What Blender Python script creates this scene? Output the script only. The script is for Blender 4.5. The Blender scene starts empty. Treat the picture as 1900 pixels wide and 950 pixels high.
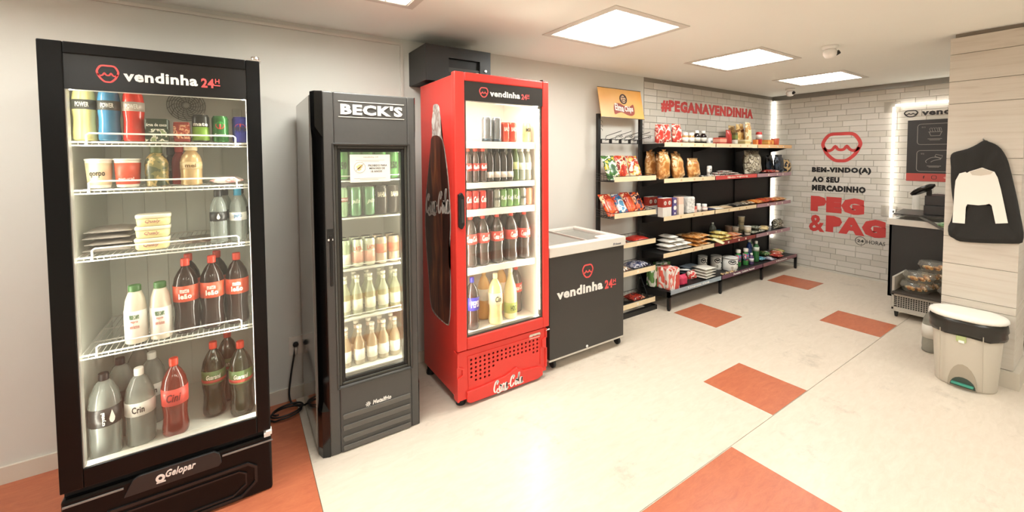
import bpy, bmesh, math, random
from mathutils import Vector, Matrix
random.seed(7)
PI = math.pi
C = bpy.context.scene.collection
SC = bpy.context.scene

# ------------------------------------------------------------ camera
FPX, CX, CY = 776.44, 973.4, 322.6
YAW, PITCH, ROLL = math.radians(34.389), math.radians(2.3965), math.radians(-0.2805)
CAM = Vector((0, 0, 1.6))
def cam_axes():
    c, s = math.cos(YAW), math.sin(YAW)
    F = Vector((s, c, 0)); r = Vector((c, -s, 0)); u = Vector((0, 0, 1))
    f2 = F*math.cos(PITCH) - u*math.sin(PITCH); u2 = u*math.cos(PITCH) + F*math.sin(PITCH)
    return r*math.cos(ROLL) + u2*math.sin(ROLL), u2*math.cos(ROLL) - r*math.sin(ROLL), f2
AX, AU, AF = cam_axes()
def at(px, py, x=None, y=None, z=None):
    """surveying helper: where the sight line of a photo pixel meets a known plane of the room"""
    d = AX*((px-CX)/FPX) - AU*((py-CY)/FPX) + AF
    if x is not None: t = (x-CAM.x)/d.x
    elif y is not None: t = (y-CAM.y)/d.y
    else: t = (z-CAM.z)/d.z
    return CAM + d*t
cd = bpy.data.cameras.new('camera'); cam = bpy.data.objects.new('camera', cd); C.objects.link(cam)
cd.sensor_fit = 'HORIZONTAL'; cd.sensor_width = 36; cd.lens = FPX/1900*36
cd.shift_x = (950-CX)/1900; cd.shift_y = (CY-475)/1900; cd.clip_start = .05
m = Matrix.Identity(4)
for i in range(3):
    m[i][0] = AX[i]; m[i][1] = AU[i]; m[i][2] = -AF[i]; m[i][3] = CAM[i]
cam.matrix_world = m
SC.camera = cam

# ------------------------------------------------------------ world, colour management
w = bpy.data.worlds.new('world'); SC.world = w; w.use_nodes = True
w.node_tree.nodes['Background'].inputs[0].default_value = (1, .98, .95, 1)
w.node_tree.nodes['Background'].inputs[1].default_value = .4
SC.view_settings.view_transform = 'Standard'; SC.view_settings.look = 'None'
SC.view_settings.gamma = 1; SC.view_settings.use_curve_mapping = False
SC.view_settings.exposure = 0.42
LAMP_W = ((20, 21, 20, 16, 10), (22, 26, 24, 15, 9))   # watts of the luminaires; far ones set weaker for the falloff, the farthest partly dark
LAMP_C = (.94, .99, .99)

# ceiling luminaires: recessed squares, room grid
CEIL = 2.47
LX = [(-1.45, -.80), (.19, .84), (1.85, 2.50), (3.51, 4.16), (5.19, 5.84)]
LY = [(1.75, 2.40), (-1.35, -.70)]
def lamp_light(x0, x1, y0, y1, watts):
    ld = bpy.data.lights.new('ceiling_lamp', 'AREA'); ld.shape = 'SQUARE'; ld.size = .56
    ld.energy = watts; ld.color = LAMP_C
    o = bpy.data.objects.new('ceiling_lamp', ld); C.objects.link(o)
    o.location = ((x0+x1)/2, (y0+y1)/2, CEIL+.012)
for j, ly in enumerate(LY):
    for i, lx in enumerate(LX): lamp_light(*lx, *ly, LAMP_W[j][i])

# ------------------------------------------------------------ materials
def lin(c): return c/12.92 if c <= .04045 else ((c+.055)/1.055)**2.4
def rgb(h):
    if isinstance(h, str):
        return tuple(lin(int(h[i:i+2], 16)/255) for i in (0, 2, 4)) + (1,)
    return tuple(h)[:3] + (1,)
_m = {}
def mat(h, rough=.5, metal=0, emit=0, coat=0, noise=0, nscale=40, spec=.5, bump=0, bscale=60, key=''):
    k = (h, rough, metal, emit, coat, noise, nscale, spec, bump, bscale, key)
    if k in _m: return _m[k]
    M = bpy.data.materials.new('mat_%03d' % len(_m)); M.use_nodes = True
    nt = M.node_tree; b = nt.nodes['Principled BSDF']; c = rgb(h)
    b.inputs['Base Color'].default_value = c; b.inputs['Roughness'].default_value = rough
    b.inputs['Metallic'].default_value = metal; b.inputs['Specular IOR Level'].default_value = spec
    b.inputs['Coat Weight'].default_value = coat; b.inputs['Coat Roughness'].default_value = .08
    if emit: b.inputs['Emission Color'].default_value = c; b.inputs['Emission Strength'].default_value = emit
    if noise or bump:
        tc = nt.nodes.new('ShaderNodeTexCoord')
    if noise:
        n = nt.nodes.new('ShaderNodeTexNoise'); n.inputs['Scale'].default_value = nscale; n.inputs['Detail'].default_value = 5
        nt.links.new(tc.outputs['Object'], n.inputs['Vector'])
        r = nt.nodes.new('ShaderNodeMix'); r.data_type = 'RGBA'
        r.inputs[6].default_value = tuple(v*(1-noise) for v in c[:3])+(1,)
        r.inputs[7].default_value = tuple(min(1, v*(1+noise)) for v in c[:3])+(1,)
        nt.links.new(n.outputs['Fac'], r.inputs[0]); nt.links.new(r.outputs[2], b.inputs['Base Color'])
    if bump:
        n = nt.nodes.new('ShaderNodeTexNoise'); n.inputs['Scale'].default_value = bscale; n.inputs['Detail'].default_value = 4
        nt.links.new(tc.outputs['Object'], n.inputs['Vector'])
        bp = nt.nodes.new('ShaderNodeBump'); bp.inputs['Strength'].default_value = bump; bp.inputs['Distance'].default_value = .002
        nt.links.new(n.outputs['Fac'], bp.inputs['Height']); nt.links.new(bp.outputs[0], b.inputs['Normal'])
    _m[k] = M; return M
def ramp_mat(cols, scale=14, rough=.3, stretch=(1, 1, 1), const=True, distort=0, bump=.3, kind='noise', key='', metal=0, stops=None):
    k = ('ramp', tuple(cols), scale, rough, stretch, const, distort, bump, kind, key, metal)
    if k in _m: return _m[k]
    M = bpy.data.materials.new('mat_%03d' % len(_m)); M.use_nodes = True
    nt = M.node_tree; b = nt.nodes['Principled BSDF']; b.inputs['Roughness'].default_value = rough; b.inputs['Metallic'].default_value = metal
    tc = nt.nodes.new('ShaderNodeTexCoord'); mp = nt.nodes.new('ShaderNodeMapping'); mp.inputs['Scale'].default_value = stretch
    nt.links.new(tc.outputs['Object'], mp.inputs['Vector'])
    if kind == 'noise':
        n = nt.nodes.new('ShaderNodeTexNoise'); n.inputs['Scale'].default_value = scale; n.inputs['Detail'].default_value = 3
        n.inputs['Distortion'].default_value = distort; out = n.outputs['Fac']; lo, hi = .34, .66
    elif kind == 'wave':
        n = nt.nodes.new('ShaderNodeTexWave'); n.inputs['Scale'].default_value = scale; n.inputs['Distortion'].default_value = distort
        n.inputs['Detail'].default_value = 2; out = n.outputs['Fac']; lo, hi = .05, .95
    else:
        n = nt.nodes.new('ShaderNodeTexVoronoi'); n.inputs['Scale'].default_value = scale; out = n.outputs['Distance']; lo, hi = .05, .75
    nt.links.new(mp.outputs[0], n.inputs['Vector'])
    r = nt.nodes.new('ShaderNodeValToRGB'); r.color_ramp.interpolation = 'CONSTANT' if const else 'LINEAR'
    e = r.color_ramp.elements
    while len(e) < len(cols): e.new(.5)
    for i, c in enumerate(cols):
        e[i].position = lo+(hi-lo)*(i/len(cols) if const else i/max(1, len(cols)-1)); e[i].color = rgb(c)
    if stops:
        for i, s in enumerate(stops): e[i].position = s
    nt.links.new(out, r.inputs[0]); nt.links.new(r.outputs[0], b.inputs['Base Color'])
    if bump:
        n2 = nt.nodes.new('ShaderNodeTexNoise'); n2.inputs['Scale'].default_value = scale*2.5
        nt.links.new(tc.outputs['Object'], n2.inputs['Vector'])
        bp = nt.nodes.new('ShaderNodeBump'); bp.inputs['Strength'].default_value = bump; bp.inputs['Distance'].default_value = .006
        nt.links.new(n2.outputs['Fac'], bp.inputs['Height']); nt.links.new(bp.outputs[0], b.inputs['Normal'])
    _m[k] = M; return M
def glass(tint='ffffff', clear=1.0, body=None, rough=.02, ior=1.45, key=''):
    """thin sheet: Fresnel mirror over a tinted clear film, plus a share of milky scatter"""
    k = ('glass', tint, clear, body, rough, ior)
    if k in _m: return _m[k]
    M = bpy.data.materials.new('mat_%03d' % len(_m)); M.use_nodes = True
    nt = M.node_tree; nt.nodes.remove(nt.nodes['Principled BSDF']); out = nt.nodes['Material Output']
    tr = nt.nodes.new('ShaderNodeBsdfTransparent'); tr.inputs[0].default_value = rgb(tint)
    gl = nt.nodes.new('ShaderNodeBsdfGlossy'); gl.inputs['Roughness'].default_value = rough
    fr = nt.nodes.new('ShaderNodeFresnel'); fr.inputs[0].default_value = ior
    geo = nt.nodes.new('ShaderNodeNewGeometry'); one = nt.nodes.new('ShaderNodeMath'); one.operation = 'SUBTRACT'; one.inputs[0].default_value = 1
    mul = nt.nodes.new('ShaderNodeMath'); mul.operation = 'MULTIPLY'     # one mirror per sheet: the outer face only
    nt.links.new(geo.outputs['Backfacing'], one.inputs[1]); nt.links.new(one.outputs[0], mul.inputs[0]); nt.links.new(fr.outputs[0], mul.inputs[1])
    last = tr
    if clear < 1:
        df = nt.nodes.new('ShaderNodeBsdfDiffuse'); df.inputs[0].default_value = rgb(body or tint)
        mx = nt.nodes.new('ShaderNodeMixShader'); mx.inputs[0].default_value = 1-clear
        nt.links.new(tr.outputs[0], mx.inputs[1]); nt.links.new(df.outputs[0], mx.inputs[2]); last = mx
    m2 = nt.nodes.new('ShaderNodeMixShader')
    nt.links.new(mul.outputs[0], m2.inputs[0]); nt.links.new(last.outputs[0], m2.inputs[1]); nt.links.new(gl.outputs[0], m2.inputs[2])
    nt.links.new(m2.outputs[0], out.inputs[0]); _m[k] = M; return M

WHITE = mat('f1eee8', .45); BLACK = mat('0c0c0c', .45); CHAR = mat('2b2a29', .5)
STEEL = mat('b9b7b2', .3, 1); CHROME = mat('d8d6d2', .15, 1)
LOGO_RED = mat('ec5a58', .5); LET_W = mat('f4f1ea', .5)

# ------------------------------------------------------------ mesh helpers
def box(b, x0, x1, y0, y1, z0, z1, mi=0):
    v = [b.verts.new((x, y, z)) for z in (z0, z1) for y in (y0, y1) for x in (x0, x1)]
    for q in ((0, 2, 3, 1), (4, 5, 7, 6), (0, 1, 5, 4), (2, 6, 7, 3), (0, 4, 6, 2), (1, 3, 7, 5)):
        f = b.faces.new([v[i] for i in q]); f.material_index = mi
    return v
def prism(b, pts, fn, mi=0, cap=True):
    """pts: outline (a, b); fn(a, b, w) maps with w = 0 back, 1 front"""
    lo = [b.verts.new(fn(p[0], p[1], 0)) for p in pts]; hi = [b.verts.new(fn(p[0], p[1], 1)) for p in pts]
    n = len(pts)
    for i in range(n):
        f = b.faces.new((lo[i], lo[(i+1) % n], hi[(i+1) % n], hi[i])); f.material_index = mi
    if cap:
        f = b.faces.new(hi); f.material_index = mi
        f = b.faces.new(lo[::-1]); f.material_index = mi
def lathe(b, prof, n=16, c=(0, 0, 0), mi=0, caps=True, mids=None, smooth=True, sx=1, sy=1):
    rings = []
    for r, z in prof:
        rings.append([b.verts.new((c[0]+r*sx*math.cos(2*PI*i/n), c[1]+r*sy*math.sin(2*PI*i/n), c[2]+z)) for i in range(n)])
    for k in range(len(rings)-1):
        for i in range(n):
            f = b.faces.new((rings[k][i], rings[k][(i+1) % n], rings[k+1][(i+1) % n], rings[k+1][i]))
            f.material_index = mids[k] if mids else mi; f.smooth = smooth
    if caps:
        f = b.faces.new(rings[0][::-1]); f.material_index = mids[0] if mids else mi
        f = b.faces.new(rings[-1]); f.material_index = mids[-1] if mids else mi
def tube(b, pts, r, n=6, mi=0, closed=False):
    pts = [Vector(p) for p in pts]; rings = []; N = len(pts)
    up0 = None
    for i, p in enumerate(pts):
        a = pts[i-1] if (i > 0 or closed) else p; c = pts[(i+1) % N] if (i < N-1 or closed) else p
        t = (c-a).normalized()
        up = Vector((0, 0, 1)) if abs(t.z) < .9 else Vector((0, 1, 0))
        if up0 is not None:
            up = up0
        s = t.cross(up)
        if s.length < .05: up = Vector((1, 0, 0)); s = t.cross(up)
        s.normalize(); u = s.cross(t).normalized(); up0 = u
        rings.append([b.verts.new(p + (s*math.cos(2*PI*k/n)+u*math.sin(2*PI*k/n))*r) for k in range(n)])
    for i in range(N if closed else N-1):
        A, B = rings[i], rings[(i+1) % N]
        for k in range(n):
            f = b.faces.new((A[k], A[(k+1) % n], B[(k+1) % n], B[k])); f.material_index = mi; f.smooth = True
    if not closed:
        b.faces.new(rings[0][::-1]).material_index = mi; b.faces.new(rings[-1]).material_index = mi
def mesh_of(b, mats, name='mesh'):
    if b.faces: bmesh.ops.recalc_face_normals(b, faces=b.faces)
    me = bpy.data.meshes.new(name); b.to_mesh(me); b.free()
    for x in (mats if isinstance(mats, (list, tuple)) else [mats]): me.materials.append(x)
    return me
def put(name, me, parent=None, loc=None, label=None, kind=None, rot=None):
    if isinstance(me, bmesh.types.BMesh): raise TypeError
    o = bpy.data.objects.new(name, me); C.objects.link(o)
    if parent: o.parent = parent
    if loc is not None: o.location = loc
    if rot is not None: o.rotation_euler = rot
    if label: o['label'] = label
    if kind: o['kind'] = kind
    return o
def part(name, b, mats, parent, label=None, kind=None, bevel=0, seg=2):
    if bevel:
        bmesh.ops.recalc_face_normals(b, faces=b.faces)
        bmesh.ops.bevel(b, geom=[e for e in b.edges], offset=bevel, segments=seg, profile=.5, affect='EDGES', clamp_overlap=True)
    return put(name, mesh_of(b, mats, name), parent, label=label, kind=kind)
def NB(): return bmesh.new()
def boxpart(name, dims, mats, parent=None, label=None, kind=None, bevel=0):
    b = NB(); box(b, *dims); return part(name, b, mats, parent, label, kind, bevel)
def thing(name, label, cat, loc=(0, 0, 0), rotz=0, group=None):
    o = bpy.data.objects.new(name, None); C.objects.link(o); o.location = loc; o.rotation_euler = (0, 0, rotz)
    o.empty_display_size = .05
    o['label'] = label; o['category'] = cat
    if group: o['group'] = group
    return o
def tag(o, label, cat, group=None):
    o['label'] = label; o['category'] = cat
    if group: o['group'] = group
    return o

# ---- lettering
_t = {}
def strip_lamp(name, loc, w_, h_, rot, energy, color=(1, .95, .86)):
    ld = bpy.data.lights.new(name, 'AREA'); ld.shape = 'RECTANGLE'; ld.size = w_; ld.size_y = h_; ld.energy = energy; ld.color = color
    o = bpy.data.objects.new(name, ld); C.objects.link(o); o.location = loc; o.rotation_euler = rot; return o
def text_src(s, bold=0, shear=0):
    k = (s, bold, shear)
    if k in _t: return _t[k]
    cu = bpy.data.curves.new('t', 'FONT'); cu.body = s; cu.size = 1; cu.offset = bold; cu.shear = shear; cu.resolution_u = 2
    cu.extrude = .5; cu.space_character = 1.0+bold*2.2
    o = bpy.data.objects.new('t', cu); C.objects.link(o)
    dg = bpy.context.evaluated_depsgraph_get(); dg.update()
    me = bpy.data.meshes.new_from_object(o.evaluated_get(dg))
    vs = [v.co.copy() for v in me.vertices]; fs = [tuple(p.vertices) for p in me.polygons]
    bpy.data.objects.remove(o); bpy.data.meshes.remove(me)
    x0 = min(v.x for v in vs); x1 = max(v.x for v in vs); y0 = min(v.y for v in vs); y1 = max(v.y for v in vs)
    vs = [((v.x-x0)/(x1-x0), (v.y-y0)/(y1-y0), 1 if v.z > 0 else 0) for v in vs]
    _t[k] = (vs, fs); return _t[k]
def front(x0, x1, z0, z1, y, t=.0015):        # a plane facing the room from the left wall (-y)
    return lambda u, v, w: (x0+(x1-x0)*u, y-t*w, z0+(z1-z0)*v)
def side(y0, y1, z0, z1, x, t=.0015):         # a plane facing -x; u runs from y0 (left as seen) to y1
    return lambda u, v, w: (x-t*w, y0+(y1-y0)*u, z0+(z1-z0)*v)
def cyl(r, z0, z1, a0, a1, t=.0008, cx=0, cy=0):      # wrapped on a can, angles measured from the front (-y) to the right
    return lambda u, v, w: (cx+(r+t*w)*math.sin(a0+(a1-a0)*u), cy-(r+t*w)*math.cos(a0+(a1-a0)*u), z0+(z1-z0)*v)
def add_text(b, s, fn, bold=0, shear=0, mi=0):
    vs, fs = text_src(s, bold, shear)
    V = [b.verts.new(fn(*v)) for v in vs]
    for f in fs:
        try: b.faces.new([V[i] for i in f]).material_index = mi
        except ValueError: pass
def text(name, s, fn, m_, parent, bold=0, shear=0, label=None):
    b = NB(); add_text(b, s, fn, bold, shear)
    return part(name, b, m_, parent, label)
def crom(pts, k=5, closed=False):
    P = [Vector((p[0], p[1])) for p in pts]; out = []; n = len(P)
    rng = n if closed else n-1
    for i in range(rng):
        p0 = P[(i-1) % n] if closed or i > 0 else P[i]; p1 = P[i]; p2 = P[(i+1) % n]
        p3 = P[(i+2) % n] if closed or i+2 < n else P[(i+1) % n]
        for j in range(k):
            t = j/k
            out.append(.5*((2*p1)+(-p0+p2)*t+(2*p0-5*p1+4*p2-p3)*t*t+(-p0+3*p1-3*p2+p3)*t**3))
    if not closed: out.append(P[-1])
    return out
def stroke(b, pts, wd, fn, W, H, closed=False, smooth=5, mi=0, taper=False):
    """pts in 0..1 box of real size W x H; ribbon of real width wd"""
    P = crom([(p[0]*W, p[1]*H) for p in pts], smooth, closed) if smooth else [Vector((p[0]*W, p[1]*H)) for p in pts]
    n = len(P); L = []; R = []
    for i, p in enumerate(P):
        a = P[i-1] if (i > 0 or closed) else p; c = P[(i+1) % n] if (i < n-1 or closed) else p
        d = (c-a)
        if d.length < 1e-9: d = Vector((1, 0))
        d.normalize(); nn = Vector((-d.y, d.x))
        h = wd/2
        if taper: h *= .35+.65*abs(d.y)
        L.append(p+nn*h); R.append(p-nn*h)
    vs = []
    for i in range(n):
        vs.append([b.verts.new(fn(q.x/W, q.y/H, w_)) for q in (L[i], R[i]) for w_ in (0, 1)])
    for i in range(n if closed else n-1):
        A, B = vs[i], vs[(i+1) % n]
        for q in ((A[1], B[1], B[3], A[3]), (A[0], A[1], B[1], B[0]), (A[2], B[2], B[3], A[3])):
            try: b.faces.new(q).material_index = mi
            except ValueError: pass
def lips(b, fn, W, H, wd=None, mi=0):
    wd = wd or W*.095
    o = [(.24, .95), (.5, .96), (.76, .95), (.88, .83), (.955, .64), (.93, .50), (.84, .28), (.66, .08), (.5, .05), (.34, .08), (.16, .28), (.07, .50), (.045, .64), (.12, .83)]
    stroke(b, o, wd, fn, W, H, closed=True, smooth=3, mi=mi)
    wv = [(.07, .50), (.13, .42), (.20, .39), (.29, .44), (.36, .55), (.42, .45), (.5, .42), (.58, .45), (.64, .55), (.71, .44), (.80, .39), (.87, .42), (.93, .50)]
    stroke(b, wv, wd*.85, fn, W, H, smooth=3, mi=mi)
CG = {  # script letter strokes in a unit cell, as (advance, strokes)
 'C': (.95, [[(.86, .80), (.80, .95), (.62, 1.0), (.36, .85), (.16, .52), (.12, .22), (.28, .02), (.52, .06), (.76, .30)], [(.62, 1.0), (.72, .78), (.60, .66)]]),
 'o': (.52, [[(.30, .55), (.12, .42), (.06, .18), (.18, .02), (.36, .10), (.44, .34), (.38, .52), (.28, .54), (.30, .42), (.50, .46)]]),
 'c': (.48, [[(.42, .44), (.34, .56), (.16, .46), (.06, .20), (.16, .02), (.34, .06), (.48, .22)]]),
 'a': (.60, [[(.42, .50), (.26, .56), (.08, .36), (.08, .10), (.20, .02), (.36, .22), (.44, .54), (.40, .16), (.48, .02), (.60, .14)]]),
 'l': (.38, [[(.06, .30), (.26, .80), (.34, 1.04), (.22, 1.0), (.10, .50), (.10, .12), (.20, .02), (.36, .14)]]),
 '-': (.34, [[(.04, .34), (.30, .38)]]),
}
def script(b, s, fn, W, H, wd, mi=0, swash=True):
    tot = sum(CG[c][0] for c in s); x = 0
    for c in s:
        adv, st = CG[c]
        for pts in st:
            stroke(b, [((x+p[0])/tot, p[1]*.86+.12) for p in pts], wd, fn, W, H, smooth=4, mi=mi, taper=True)
        x += adv
    if swash: stroke(b, [(.10, .16), (.16, .02), (.28, .10), (.40, .04), (.46, .10)], wd*.8, fn, W, H, smooth=4, mi=mi)
def brand_header(parent, x0, x1, z0, z1, y, sep=.175):
    """lips emblem + vendinha 24H on a sign facing the room"""
    W = x1-x0; H = z1-z0
    b = NB(); lips(b, front(x0, x0+W*.17, z0+H*.02, z1, y), W*.17, H*.98); part('emblem', b, LOGO_RED, parent, 'pink outlined lips emblem')
    text('lettering', 'vendinha', front(x0+W*.20, x0+W*.80, z0+H*.18, z0+H*.80, y), LET_W, parent, .035, label='white word vendinha')
    text('lettering', '24', front(x0+W*.83, x0+W*.945, z0+H*.14, z0+H*.70, y), LOGO_RED, parent, .035, label='pink number 24')
    text('lettering', 'H', front(x0+W*.955, x0+W*.995, z0+H*.44, z0+H*.72, y), LOGO_RED, parent, .02, label='small pink H')
    b = NB(); box(b, x0+W*.945, x0+W, y-.0015, y, z0+H*.28, z0+H*.34); part('underline', b, LOGO_RED, parent)

# ------------------------------------------------------------ the room shell
XB, YW, XL, YR = 6.65, 3.11, -2.6, -3.2       # back wall, left wall, wall behind to the left, wall behind camera
M_WALL = mat('d8d6cd', .75, noise=.02, nscale=6, bump=.15, bscale=180)
M_CEIL = mat('f6f6ee', .85, noise=.01, nscale=4)
def floor_mat(base, dark, fleck, stain):
    M = bpy.data.materials.new('vinyl'); M.use_nodes = True; nt = M.node_tree; b = nt.nodes['Principled BSDF']
    tc = nt.nodes.new('ShaderNodeTexCoord'); mp = nt.nodes.new('ShaderNodeMapping'); mp.inputs['Scale'].default_value = (1, 3.2, 1)
    n = nt.nodes.new('ShaderNodeTexNoise'); n.inputs['Scale'].default_value = 9; n.inputs['Detail'].default_value = 8; n.inputs['Roughness'].default_value = .75; n.inputs['Distortion'].default_value = .6
    r = nt.nodes.new('ShaderNodeValToRGB'); r.color_ramp.elements[0].position = .3; r.color_ramp.elements[1].position = .68
    r.color_ramp.elements[0].color = rgb(dark); r.color_ramp.elements[1].color = rgb(base)
    n2 = nt.nodes.new('ShaderNodeTexNoise'); n2.inputs['Scale'].default_value = 2.3; n2.inputs['Detail'].default_value = 9; n2.inputs['Roughness'].default_value = .8
    r2 = nt.nodes.new('ShaderNodeValToRGB'); r2.color_ramp.elements[0].position = .57; r2.color_ramp.elements[1].position = .68
    r2.color_ramp.elements[0].color = (0, 0, 0, 1); r2.color_ramp.elements[1].color = (stain, stain, stain, 1)
    mx = nt.nodes.new('ShaderNodeMix'); mx.data_type = 'RGBA'; mx.inputs[7].default_value = rgb(fleck)
    L = nt.links.new
    L(tc.outputs['Object'], mp.inputs[0]); L(mp.outputs[0], n.inputs[0]); L(n.outputs[0], r.inputs[0])
    L(tc.outputs['Object'], n2.inputs[0]); L(n2.outputs[0], r2.inputs[0]); L(r2.outputs[0], mx.inputs[0]); L(r.outputs[0], mx.inputs[6]); L(mx.outputs[2], b.inputs['Base Color'])
    b.inputs['Roughness'].default_value = .33; b.inputs['Specular IOR Level'].default_value = .4
    return M
M_VINYL = floor_mat('d9ccbb', 'cdbfac', 'a09484', .5)
M_ORANGE = floor_mat('c27350', 'ad5d42', '944c34', .3)
b = NB(); box(b, XL, XB, YR, YW, -.06, -.004); floor = part('floor', b, mat('7b6c5c', .8), None, kind='structure')
# vinyl sheets laid as strips with hairline joints, and the terracotta squares let into them
SQ = [(2.675, 3.148, 1.214, 1.682), (3.622, 4.086, 2.156, 2.616), (5.537, 5.985, 2.150, 2.617), (4.60, 5.055, 1.216, 1.684),
      (1.25, 2.195, .262, 1.207), (.60, 1.2495, .93, 1.207), (.60, 2.6, -.30, -.08), (3.1, 4.1, -1.35, -.85), (4.60, 5.055, -.70, -.24), (2.675, 3.148, -2.1, -1.62)]
def sheet_cells(x0, x1, y0, y1):
    xs = sorted({x0, x1, *[v for s in SQ for v in s[:2] if x0 < v < x1]}); ys = sorted({y0, y1, *[v for s in SQ for v in s[2:] if y0 < v < y1]})
    b = NB()
    for i in range(len(xs)-1):
        for j in range(len(ys)-1):
            cx, cy = (xs[i]+xs[i+1])/2, (ys[j]+ys[j+1])/2
            if any(s[0] < cx < s[1] and s[2] < cy < s[3] for s in SQ): continue
            v = [b.verts.new((a, c, 0)) for a, c in ((xs[i], ys[j]), (xs[i+1], ys[j]), (xs[i+1], ys[j+1]), (xs[i], ys[j+1]))]
            b.faces.new(v)
    bmesh.ops.remove_doubles(b, verts=b.verts, dist=1e-5)
    bmesh.ops.recalc_face_normals(b, faces=b.faces)
    g = bmesh.ops.extrude_face_region(b, geom=list(b.faces))
    for e in g['geom']:
        if isinstance(e, bmesh.types.BMVert): e.co.z = -.004
    return b
J = .0016
part('vinyl_sheet', sheet_cells(.275, XB, 1.211+J, YW), M_VINYL, floor)
part('vinyl_sheet', sheet_cells(.275, XB, YR, 1.211-J), M_VINYL, floor)
part('vinyl_sheet', sheet_cells(XL, .272, YR, -.003), M_VINYL, floor)
part('orange_sheet', sheet_cells(XL, .272, 0, YW), M_ORANGE, floor, 'terracotta orange vinyl under the far left fridge')
for s in SQ:
    b = NB(); box(b, s[0]+J, s[1]-J, s[2]+J, s[3]-J, -.004, .0003); part('orange_tile', b, M_ORANGE, floor, 'terracotta square let into the cream floor')

# left wall, plain; the stretch behind the gondola is faced with brick
BX0 = 3.735
b = NB(); box(b, XL, XB+.1, YW, YW+.1, 0, CEIL+.12); wl = part('wall_left', b, M_WALL, None, kind='structure')
b = NB(); box(b, XB, XB+.1, YR, YW, 0, CEIL+.12); wb = part('wall_back', b, mat('a59d90', .8), None, kind='structure')
b = NB(); box(b, XL-.1, XL, YR, YW, 0, CEIL+.12); part('wall_near', b, M_WALL, None, kind='structure')
b = NB(); box(b, XL-.1, XB+.1, YR-.1, YR, 0, CEIL+.12); part('wall_right', b, M_WALL, None, kind='structure')
b = NB()
xs = [XL]; [xs.extend(l) for l in LX]; xs.append(XB); ys = [YR, LY[1][0], LY[1][1], LY[0][0], LY[0][1], YW]
for i in range(len(xs)-1):
    for j in range(5):
        if i % 2 == 1 and j in (1, 3): continue
        box(b, xs[i], xs[i+1], ys[j], ys[j+1], CEIL, CEIL+.02)
part('ceiling', b, M_CEIL, None, kind='structure')
boxpart('ceiling_slab', (XL, XB, YR, YW, CEIL+.10, CEIL+.12), M_CEIL, bpy.data.objects['ceiling'])

# bricks, painted white: shared meshes in a few lengths
M_BR = [mat(c, .7, noise=.03, nscale=25, bump=.5, bscale=90) for c in ('d3cdc3', 'cdc7bb', 'd8d2c8')]
RH = .0748; GAP = .0042; PR = .005
_bm = {}
def brick_mesh(L, mi, axis):
    k = (round(L, 2), mi, axis)
    if k in _bm: return _bm[k]
    L2, H2, c = k[0]/2-GAP/2, RH/2-GAP/2, .0018
    b = NB(); o = [(-L2, -H2), (L2, -H2), (L2, H2), (-L2, H2)]; i_ = [(-L2+c, -H2+c), (L2-c, -H2+c), (L2-c, H2-c), (-L2+c, H2-c)]
    def P(a, z, d): return (a, -d, z) if axis == 'y' else (-d, a, z)
    A = [b.verts.new(P(*p, 0)) for p in o]; B = [b.verts.new(P(*p, PR-c)) for p in o]; D = [b.verts.new(P(*p, PR)) for p in i_]
    for n in range(4):
        m_ = (n+1) % 4
        b.faces.new((A[n], A[m_], B[m_], B[n])); b.faces.new((B[n], B[m_], D[m_], D[n]))
    b.faces.new(D)
    _bm[k] = mesh_of(b, M_BR[mi], 'brick'); return _bm[k]
def brick_wall(wall, a0, a1, z0, axis, plane, rank, limit=300):
    rnd = random.Random(5 if axis == 'y' else 9); allb = []
    nr = int((CEIL-.02)/RH)
    for r in range(nr+1):
        z = .03+RH*(r+.5)
        if z+RH/2 > CEIL: break
        a = a0
        first = True
        while a < a1-.01:
            L = rnd.choice((.22, .26, .30, .18)); 
            if first: L = rnd.choice((.10, .16, .22)); first = False
            L = min(L, a1-a)
            if a1-(a+L) < .07: L = a1-a
            allb.append((a+L/2, z, L)); a += L
    allb.sort(key=rank)
    for q in allb[:limit]:
        loc = (q[0], plane, q[1]) if axis == 'y' else (plane, q[0], q[1])
        put('brick', brick_mesh(q[2], rnd.randrange(3), axis), wall, loc)
    b = NB()
    for q in allb[limit:]:
        L2, H2 = q[2]/2-GAP/2, RH/2-GAP/2
        if axis == 'y': box(b, q[0]-L2, q[0]+L2, plane-PR, plane, q[1]-H2, q[1]+H2)
        else: box(b, plane-PR, plane, q[0]-L2, q[0]+L2, q[1]-H2, q[1]+H2)
    if b.faces: part('brickwork', b, M_BR[0], wall, kind='stuff')
boxpart('mortar', (BX0, XB, YW-.001, YW, 0, CEIL), mat('8f887d', .9), wl)
brick_wall(wl, BX0, XB-.002, 0, 'y', YW-.001, lambda q: (0 if q[1] > 1.70 else 1, q[0]))
brick_wall(wb, .7, YW-.005, 0, 'x', XB, lambda q: (0 if q[0] > 1.3 else 1, 0 if not (q[0] > 2.75 and q[1] < .5) else 1, -q[0]))

# skirtings, ceiling channel, cable trunking
b = NB(); box(b, XL, BX0, YW-.014, YW, 0, .085); part('baseboard_left', b, mat('d9cfbf', .5), None, kind='structure')
b = NB(); box(b, XB-.016, XB, YR, YW-.02, 0, .022); part('baseboard_back', b, mat('d5cfc4', .5), None, kind='structure')
b = NB(); box(b, XB-.03, XB, YR, YW, 2.405, 2.435); box(b, XB-.012, XB, YR, YW, 2.435, CEIL)
part('trim_1', b, mat('8f8c86', .3, .8), None, kind='structure')
b = NB(); box(b, XL, 1.03, YW-.012, YW, 2.425, 2.445); box(b, 1.012, 1.034, YW-.014, YW, 1.1, 2.425)
tag(part('cable_trunking', b, mat('d9d3c8', .4), None, bevel=.002), 'slim cream cable trunking along the top of the left wall and down it', 'cable trunking')

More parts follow.
